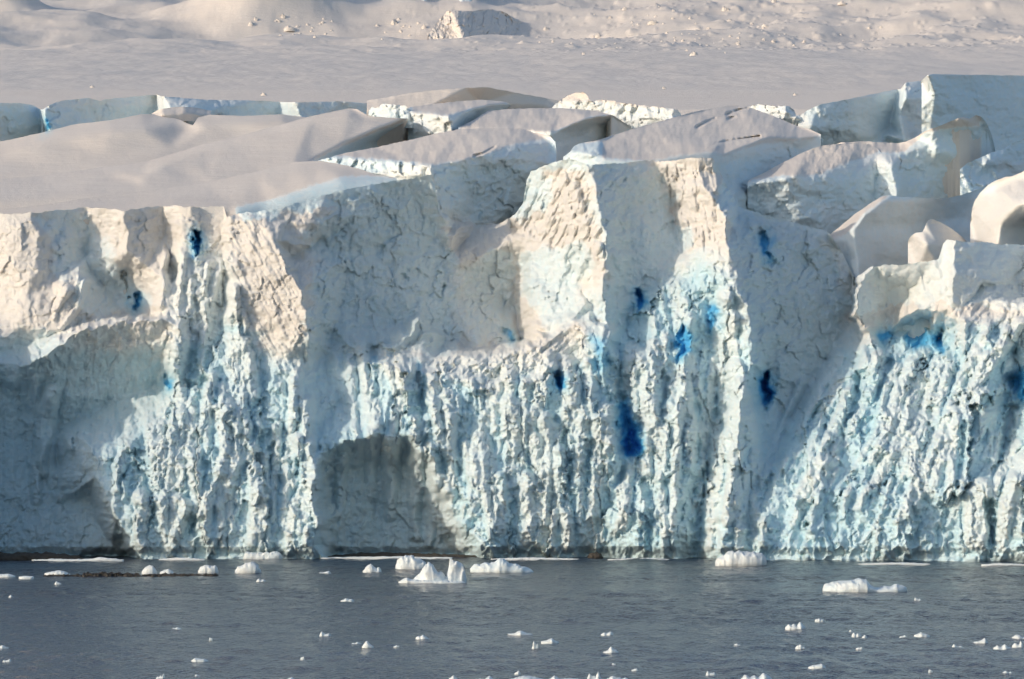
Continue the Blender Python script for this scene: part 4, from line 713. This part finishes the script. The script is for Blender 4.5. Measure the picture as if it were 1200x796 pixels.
# ------------------------------------------------------------------ sea
def sea_material():
    m, nt, b = new_mat('sea_water')
    tc = nd(nt, 'ShaderNodeTexCoord')
    def noise(sx, sy, sc, det, rg=.6):
        mp = nd(nt, 'ShaderNodeMapping'); mp.inputs['Scale'].default_value = (sx, sy, 1); nt.links.new(tc.outputs['Object'], mp.inputs['Vector'])
        n = nd(nt, 'ShaderNodeTexNoise', Scale=sc, Detail=det, Roughness=rg); nt.links.new(mp.outputs[0], n.inputs['Vector']); return n
    a = noise(1, .22, .6, 5, .75); c = noise(.02, .25, .2, 3); f = noise(1, .4, 2.0, 3)
    b.inputs['Base Color'].default_value = (.011, .025, .062, 1); b.inputs['IOR'].default_value = 1.33; b.inputs['Roughness'].default_value = .12
    ad = nd(nt, 'ShaderNodeMath', operation='MULTIPLY_ADD'); ad.inputs[1].default_value = .35; nt.links.new(f.outputs[0], ad.inputs[0]); nt.links.new(a.outputs[0], ad.inputs[2])
    mr = nd(nt, 'ShaderNodeMapRange'); mr.inputs[1].default_value = .35; mr.inputs[2].default_value = .65; mr.inputs[3].default_value = .55; mr.inputs[4].default_value = 1.0; nt.links.new(c.outputs[0], mr.inputs[0])
    bp = nd(nt, 'ShaderNodeBump', Distance=1.2); nt.links.new(mr.outputs[0], bp.inputs['Strength']); nt.links.new(ad.outputs[0], bp.inputs['Height']); nt.links.new(bp.outputs[0], b.inputs['Normal'])
    return m
M_SEA = sea_material()
sx = np.concatenate([[-4000, -600, -150], np.arange(-80, 80.1, .5), [150, 600, 4000.]]); sy = np.concatenate([[-4000, -700, -340], np.arange(-310, 0, .7), [20, 60., 90]])
gy, gx = np.meshgrid(sy, sx, indexing='ij')
calm = .55 + .6 * np.clip(.5 + 1.2 * fbm(gx * .006, gy * .03, 3, 5), 0, 1)
gz = calm * (.16 * fbm(gx * .22, gy * .10, 2, 1) + .13 * fbm(gx * .5 + .1 * gy, gy * .24, 2, 3) + .07 * fbm(gx * .9, gy * .5, 2, 6)); gz[np.abs(gx) > 85] = 0
o = mesh_obj('sea', np.stack([gx, gy, gz], -1).reshape(-1, 3), grid_quads(*gx.shape), M_SEA); tag(o, 'grey-blue rippled sea in front of the ice cliff', kind='structure')

# ------------------------------------------------------------------ floating ice
def lump_mesh(h, w, d, seed, n=40, m=18, rough=.18, flat=.6):
    """h(u): height along the length 0..1"""
    u = np.linspace(0, 1, n); th = np.linspace(-.12 * np.pi, 1.12 * np.pi, m)
    U, T = np.meshgrid(u, th, indexing='ij'); H = np.interp(u, *h)[:, None]
    env = np.sqrt(np.clip(1 - (2 * U - 1) ** 4, 0, 1))
    x = (U - .5) * w; y = -np.sign(np.cos(T)) * np.abs(np.cos(T)) ** .8 * d / 2 * env * (.55 + .45 * np.clip(H / max(h[1]), 0, 1)); z = np.sign(np.sin(T)) * np.abs(np.sin(T)) ** flat * H
    z = np.where(T < 0, -.25 - 0 * z, np.where(T > np.pi, -.25, z))
    s = max(h[1]) * rough; k = 1.7 / (.5 * max(h[1]) + .11 * w); q = 1.3 / (max(h[1]) * .45)
    nx = fbm(x * k + seed * 3.1, y * k, 3, seed % 7) + fbm(x * k * 1.6, z * q + seed, 4, (seed + 4) % 7); ny = fbm(x * k + 9, z * q + seed * 1.7, 4, (seed + 2) % 7) + .3 * ridged(x * k * .8 + z * q * .5, z * q * .8 - seed, 2, 5)
    lift = np.clip(z / max(h[1]) * 3, 0, 1)
    y = y + 1.4 * s * ny * lift; z = z + s * nx * lift * 1.1; x = x + .8 * s * ny * lift
    return np.stack([x, y, z], -1).reshape(-1, 3), n, m
def ice_chunk(name, label, cat, pts, base, depth=.7, seed=1, group=None, tint=.1, parent=None, rough=.08, flat=.6, fine=.4):
    """pts: outline along the top, base: where it meets the water"""
    x0, x1 = pts[0][0], pts[-1][0]; D = CAM_H * FPX / (base - HOR); sc = D / FPX
    w = (x1 - x0) * sc; hs = [max((base - p[1]) * sc, .02) for p in pts]; us_ = [(p[0] - x0) / (x1 - x0) for p in pts]
    co, n, m = lump_mesh((us_, hs), w, max(w * depth, .6 * max(hs)), seed, max(14, int((x1 - x0) * 1.2)), 22 if x1 - x0 > 20 else 12, rough, flat)
    att = np.tile(np.array([.17 + tint, 0, fine * .6]), (len(co), 1))
    o = mesh_obj(name, co, grid_quads(n, m)[:, ::-1], M_ICE, parent, att)
    o.location = (((x0 + x1) / 2 - 600) * sc, D - CAM_D, 0)
    if not parent: tag(o, label, cat, group)
    return o
BERGS = [
 ('flat-topped white ice chunk with a lumpy side close to the foot of the column', [(838, 658), (842, 653), (850, 649), (857, 646), (866, 646), (880, 647), (892, 649), (897, 653), (898, 660)], 663, .6, .05),
 ('low ice floe with a thick ragged left end and flat tail at the right', [(964, 688), (966, 684), (980, 682), (988, 680), (995, 681), (1004, 678), (1014, 679), (1018, 684), (1026, 689), (1040, 688), (1050, 685), (1060, 687), (1063, 690)], 693, .5, .15),
 ('rounded white growler behind the twin-peaked berg', [(463, 662), (465, 656), (472, 652), (478, 650.5), (486, 653), (495, 657), (500, 661), (502, 665)], 668, .7, .05),
 ('low grey-white floe with a knob on top, right of the twin-peaked berg', [(551, 666), (556, 662), (570, 660), (580, 658), (586, 655), (592, 656), (597, 660), (610, 663), (620, 666), (625, 669)], 671, .5, .2),
 ('small pointed ice lump left of the rounded white growler', [(425, 669), (430, 664), (434, 661), (438, 664), (441, 667), (444, 665), (447, 669)], 671, .7, .05),
 ('squat white ice block on the right end of the dark gravel bar', [(232, 669), (236, 664), (241, 662), (248, 663), (253, 663), (256, 669)], 672, .7, .05),
 ('smooth white ice block floating just right of the dark gravel bar', [(275, 669), (279, 664), (287, 661), (294, 659), (300, 660), (304, 665), (306, 670)], 671.5, .7, .05),
 ('rough white ice lump in the middle of the dark gravel bar', [(166, 670), (170, 665), (175, 662), (180, 664), (184, 669)], 673, .7, .05),
 ('low rounded ice lump beside the rough one on the dark gravel bar', [(187, 671), (192, 668), (198, 667), (204, 671)], 673, .7, .05),
 ('pale ice shelf lying against the foot of the sunlit apron', [(285, 653), (288, 647), (296, 647.5), (310, 648), (320, 646.5), (328, 647), (331, 653)], 655.5, .3, .1),
 ('thin strip of floating ice below the shaded alcove', [(37, 656), (60, 655), (88, 655.5), (105, 655), (118, 653), (128, 654), (145, 656)], 657.5, .12, .05),
 ('white snow-topped patch on the left end of the dark gravel bar', [(52, 672), (60, 670), (68, 668.5), (76, 670), (82, 673)], 674.5, .6, .05),
 ('thin white ice strip at the left edge near the gravel bar', [(-10, 675), (2, 673), (10, 672.5), (18, 675)], 676.5, .5, .05),
 ('flat white ice sheet between the left edge and the gravel bar', [(22, 676), (28, 675), (39, 675.5), (40, 677)], 678, .6, .05),
 ('thin white ice strip along the foot of the face right of the hollow', [(575, 655), (600, 653.8), (625, 653.4), (650, 654), (678, 655)], 656, .06, .05),
 ('thin broken ice strip between the small black mound and the tall column', [(712, 655.5), (735, 654.4), (760, 654), (785, 655.4)], 656.4, .08, .05),
 ('thin white ice strip at the foot of the right apron', [(1005, 661), (1030, 659.6), (1060, 659.3), (1090, 660.6)], 662, .07, .05),
 ('short white ice strip at the foot of the cliff near the right edge', [(1150, 661.5), (1170, 660.2), (1195, 660.8), (1206, 662)], 663, .09, .05),
 ('short white ice strip at the foot of the bumpy apron at the left', [(186, 655.5), (204, 653.6), (222, 653.8), (240, 655.5)], 656.6, .1, .05),
 ('thin white ice strip along the foot of the hollow', [(375, 653), (420, 652.5), (470, 652), (500, 653), (530, 653)], 654.8, .08, .05),
]
for i, (lb, pts, base, dep, tint) in enumerate(BERGS):
    if 'twin' in lb and 'behind' not in lb: pass
    ice_chunk('growler' if base - min(p[1] for p in pts) > 6 else 'ice_floe', lb, 'iceberg' if base - min(p[1] for p in pts) > 6 else 'ice floe', pts, base, dep, i + 1, None, tint, flat=.45 if 'flat-topped' in lb or 'block' in lb else .6)
tb = empty('growler', place(507, 683, CAM_H * FPX / (683 - HOR) - CAM_D)); tag(tb, 'white twin-peaked berg with a leaning right horn, largest of the middle group', 'iceberg')
for nm, pts, base, dep, sd in (('peak', [(482, 681), (488, 676), (494, 670), (498, 663), (502, 659), (506, 661), (512, 668), (520, 674), (528, 679), (532, 682)], 683, .8, 31), ('horn', [(520, 680), (523, 674), (525, 665), (526, 655), (529, 653.5), (532, 657), (538, 660), (543, 663), (545, 672), (547, 682)], 683, .8, 32), ('skirt', [(467, 682), (472, 679), (477, 677), (481, 679), (490, 680), (520, 680), (546, 682)], 683.5, .35, 33)):
    c = ice_chunk(nm, None, None, pts, base, dep, sd, parent=tb, tint=.06); c.location = Vector(c.location) - Vector(tb.location)
SCRAPS = [  # x0, x1, top, base, where
 (201, 213, 735, 738.5, 'left of the centre below the gravel bar'), (374, 388, 740, 746, 'with a rounded hump, left of centre in open water'), (224, 244, 771, 775, 'near the lower left corner, nearly flat'),
 (424, 438, 751, 759, 'tallest of the pair left of the lower centre'), (411, 424, 752, 755, 'flat one of the pair left of the lower centre'), (487, 504, 744, 749.5, 'above and right of the pair left of the lower centre'),
 (595, 624, 739, 744, 'long and flat, above the lone upright scrap'), (623, 631, 750, 760.5, 'upright and lone, at the lower centre'), (634, 655, 748, 753, 'flat, just right of the upright scrap'), (704, 719, 740, 744, 'flat, right of the lower centre'),
 (707, 725, 758, 765, 'ragged, right of the lower centre'), (920, 944, 729, 737.5, 'with two raised ends, below the tailed floe'), (955, 966, 724, 727.5, 'flat, nearest below the tailed floe'), (932, 944, 755, 760, 'bright and compact, under the one with raised ends'),
 (947, 968, 778, 783, 'long and low, toward the lower right'), (998, 1010, 741, 745.5, 'dim and flat, right of the one with raised ends'), (1054, 1063, 744, 747.5, 'small and flat, beside a longer one on the right'), (1071, 1090, 741, 745.5, 'longer and flat, right of a small flat one'),
 (1115, 1129, 754.5, 760, 'bright with a knob, on the right'), (1140, 1158, 748, 754, 'ragged, between two others on the right'), (1164, 1186, 755, 761, 'long, near the right edge'), (1186, 1199, 751, 759, 'lumpy, right end of the row at the right edge'),
 (1185, 1206, 744, 748.5, 'cut by the right edge'), (827, 839, 786, 791, 'small, near the bottom right of centre'), (868, 905, 789, 797, 'wide and low on the bottom edge'), (1071, 1080, 700, 704.5, 'tiny, below the tail of the ragged floe'),
 (1173, 1187, 786, 790.5, 'in the lower right corner'), (183, 193, 789, 796, 'pointed, on the bottom edge at the left'), (322, 348, 793.5, 799, 'flat, cut by the bottom edge'), (-4, 10, 756, 759.5, 'cut by the left edge'), (3, 13, 772, 775.5, 'tiny, at the left edge low down'),
 (10, 15, 697, 700, 'tiny, at the left edge in open water'), (64, 72, 681, 684.5, 'tiny, just below the gravel bar'), (399, 415, 701, 705, 'flat, left of centre below the growlers'), (373, 388, 669, 672, 'flat, between the block and the pointed lump'), (300, 312, 678, 682, 'faint, below the smooth block'),
 (245, 249, 747, 750, 'tiny, near a longer one at the lower left'), (352, 357, 769, 773, 'tiny, alone left of the lower centre'), (461, 468, 755.5, 758.5, 'tiny, between the pair and the centre'), (603, 610, 786, 789.5, 'tiny, just above the bottom row'), (740, 748, 783, 786, 'tiny, right of the bottom row'), (716, 722, 777, 780, 'tiny, below the ragged scrap'),
 (228, 236, 790, 793, 'tiny, on the bottom edge left'), (526, 536, 791, 796, 'knobbed, at the left end of the bottom row'), (688, 706, 786, 797, 'tallest in the bottom row'), (550, 585, 792, 799, 'long and low in the bottom row'), (590, 640, 792, 799, 'widest in the bottom row'), (642, 684, 792, 799, 'low, left of the tallest in the bottom row'), (708, 738, 792, 799, 'low, right end of the bottom row'),
 (1010, 1016, 744, 747, 'speck, beside the dim flat one'), (860, 868, 754, 757, 'faint, left of the bright compact one'), (995, 999, 738, 740.5, 'speck, above the dim flat one'), (1088, 1093, 784, 787, 'speck, low on the right'), (1003, 1011, 758, 760.5, 'faint, low right of centre')]
for i, (x0, x1, t, bs, lb) in enumerate(SCRAPS):
    rr = random.Random(i); n = rr.randint(4, 7); hh = bs - t
    pk = rr.randint(1, n - 1); pts = [(x0 + (x1 - x0) * k / n, bs - (hh if k == pk else hh * rr.uniform(.3, .8)) * (1 if 0 < k < n else .35)) for k in range(n + 1)]
    ice_chunk('brash_ice', 'small scrap of floating ice, ' + lb, 'brash ice', pts, bs, .8, 40 + i, 'scraps of brash ice on the open water', .05)

# ------------------------------------------------------------------ dark gravel bar, and black mounds at the foot of the cliff
def rock_material():
    m, nt, b = new_mat('dark_wet_rock'); tc = nd(nt, 'ShaderNodeTexCoord'); n = nd(nt, 'ShaderNodeTexNoise', Scale=1.5, Detail=6)
    nt.links.new(tc.outputs['Object'], n.inputs['Vector']); c = mixc(nt, n.outputs[0], (.018, .016, .013), (.085, .075, .062)); nt.links.new(c, b.inputs['Base Color'])
    b.inputs['Roughness'].default_value = .7; bp = nd(nt, 'ShaderNodeBump', Distance=.3); nt.links.new(n.outputs[0], bp.inputs['Height']); nt.links.new(bp.outputs[0], b.inputs['Normal']); return m
M_ROCK = rock_material()
def rock_mound(name, label, cat, pts, base, depth, seed, rough=.35):
    o = ice_chunk(name, label, cat, pts, base, depth, seed, None, 0, rough=rough); o.data.materials.clear(); o.data.materials.append(M_ROCK); return o
bar = empty('gravel_bar', place(150, 675, CAM_H * FPX / (675 - HOR) - CAM_D)); tag(bar, 'thin dark gravel bar just above the water at the left', 'gravel bar')
for sd, pts, bs in ((71, [(50, 675), (62, 673.6), (78, 673.8), (92, 674.6)], 675.6), (72, [(88, 674.5), (104, 672.6), (122, 671.2), (140, 671.8), (160, 673.4), (172, 674)], 675.2), (73, [(168, 673.8), (190, 673), (215, 672.8), (238, 673.4), (256, 674.4)], 674.8)):
    c = rock_mound('bar', None, None, pts, bs, .12, sd, .5); c.parent = bar; c.location = Vector(c.location) - Vector(bar.location)
rr = random.Random(5)
for k in range(46):
    x = rr.uniform(56, 250); w = rr.uniform(2, 6); h = rr.uniform(1.2, 2.8) * (1.4 if 100 < x < 140 else 1); b0 = rr.uniform(674.2, 676)
    c = rock_mound('stone', None, None, [(x, b0 - .3), (x + w * .3, b0 - h), (x + w * .7, b0 - h * .8), (x + w, b0 - .3)], b0, .9, 80 + k); c.parent = bar; c.location = Vector(c.location) - Vector(bar.location)
rock_mound('shore_mound', 'black ledge under the shaded alcove at the left edge', 'rock', [(-90, 650), (-40, 648), (0, 648.5), (20, 647.5), (50, 648), (75, 649), (92, 652), (98, 655)], 656.2, .12, 61, .12)
rock_mound('shore_mound', 'thin black ledge under the dark hollow', 'rock', [(380, 652), (410, 649), (440, 647.5), (480, 648), (510, 649), (540, 650), (570, 652)], 653.6, .1, 62, .12)
rock_mound('shore_mound', 'small black mound at the foot of the fluted middle face', 'rock', [(688, 651), (694, 648), (700, 646.5), (704, 650), (707, 653)], 654.4, .6, 63, .15)

# ------------------------------------------------------------------ snow blocks on the upper slope
def block_on_slope(px, py, w, h, label, group, seed):
    x, y, z = on_slope(px, py); sc = (y + CAM_D) / FPX; W = w * sc; H = h * sc; r = random.Random(seed)
    hs = ([0, .15, .4, .7, .9, 1], [H * .3, H * r.uniform(.6, .9), H, H * r.uniform(.6, .95), H * r.uniform(.4, .7), H * .2])
    co, n, m = lump_mesh(hs, W, W * .8, seed, 12, 10, .22); co[:, 2] -= .12 * H
    o = mesh_obj('snow_block', co, grid_quads(n, m)[:, ::-1], M_ICE, None, np.tile(np.array([0, 0, .3]), (len(co), 1))); o.location = (x, y, z); tag(o, label, 'snow block', group)
BL = [(332, 21, 6, 5, 'bright snow block, one of the two topmost left of the upper serac'), (339, 36, 14, 6, 'widest snow block below the shaded slope left of the upper serac'), (300, 24, 5, 4, 'snow block at the left end of the debris beside the shaded slope'),
 (294, 30, 7, 5, 'low snow block under the left end of the debris'), (462, 28, 8, 6, 'dark-sided snow block left of the upper serac'), (497, 33, 6, 4, 'lone snow block just left of the grey upper bulge'), (442, 31, 5, 4, 'small snow block left of the dark-sided one'),
 (765, 28, 12, 5, 'broad snow block on the right of the upper slope, near the picture top'), (701, 44, 8, 5, 'dark-sided snow block on the slope right of the upper serac'), (850, 13, 9, 6, 'tallest snow block on the upper right slope'), (907, 3, 6, 5, 'snow block cut by the top edge at the right'),
 (855, 26, 8, 4, 'flat snow block under the tallest one on the right'), (813, 65, 10, 5, 'lowest snow block of the right debris field'), (987, 5, 11, 4, 'flat snow block near the top edge at the far right'), (897, 32, 9, 4, 'snow block in the middle of the right debris field'), (942, 50, 5, 3, 'small snow block at the right lower end of the debris field'), (732, 12, 7, 4, 'snow block near the top edge right of centre'), (640, 35, 7, 4, 'snow block on the foot of the hill right of the grey bulge')]
for i, (px, py, w, h, lb) in enumerate(BL): block_on_slope(px, py, w, h, lb, 'larger snow blocks on the upper slope', 200 + i)
rr = random.Random(11)
for k in range(110):
    if k < 80: px = rr.gauss(800, 85); py = rr.gauss(38, 16)
    elif k < 98: px = rr.gauss(355, 28); py = 22 + (px - 290) * .16 + rr.gauss(0, 7)
    else: px = rr.gauss(470, 25); py = 34 + rr.gauss(0, 6)
    if not (280 < px < 1190 and 2 < py < 66): continue
    w = rr.uniform(2, 4.5)
    block_on_slope(px, py, w, w * rr.uniform(.45, .7), 'tiny snow lump in the avalanche debris ' + ('on the right half of the upper slope' if k < 80 else 'below the shaded slope at the upper left' if k < 98 else 'left of the grey upper bulge'), 'tiny lumps of avalanche debris ' + ('right' if k < 80 else 'left' if k < 98 else 'middle'), 300 + k % 6)
for px, py, w, h, lb in ((108, 103, 5, 3, 'tiny white snow lump alone on the slope at the upper left'), (309, 112, 7, 4, 'small pointed snow lump alone behind the left crevasse wall'), (778, 104, 4, 3, 'tiny white lump alone on the slope behind the bright ragged wall'), (932, 112, 5, 3, 'small lump on the snow edge above the crumbling ice edge')):
    block_on_slope(px, py, w, h, lb, None, px)
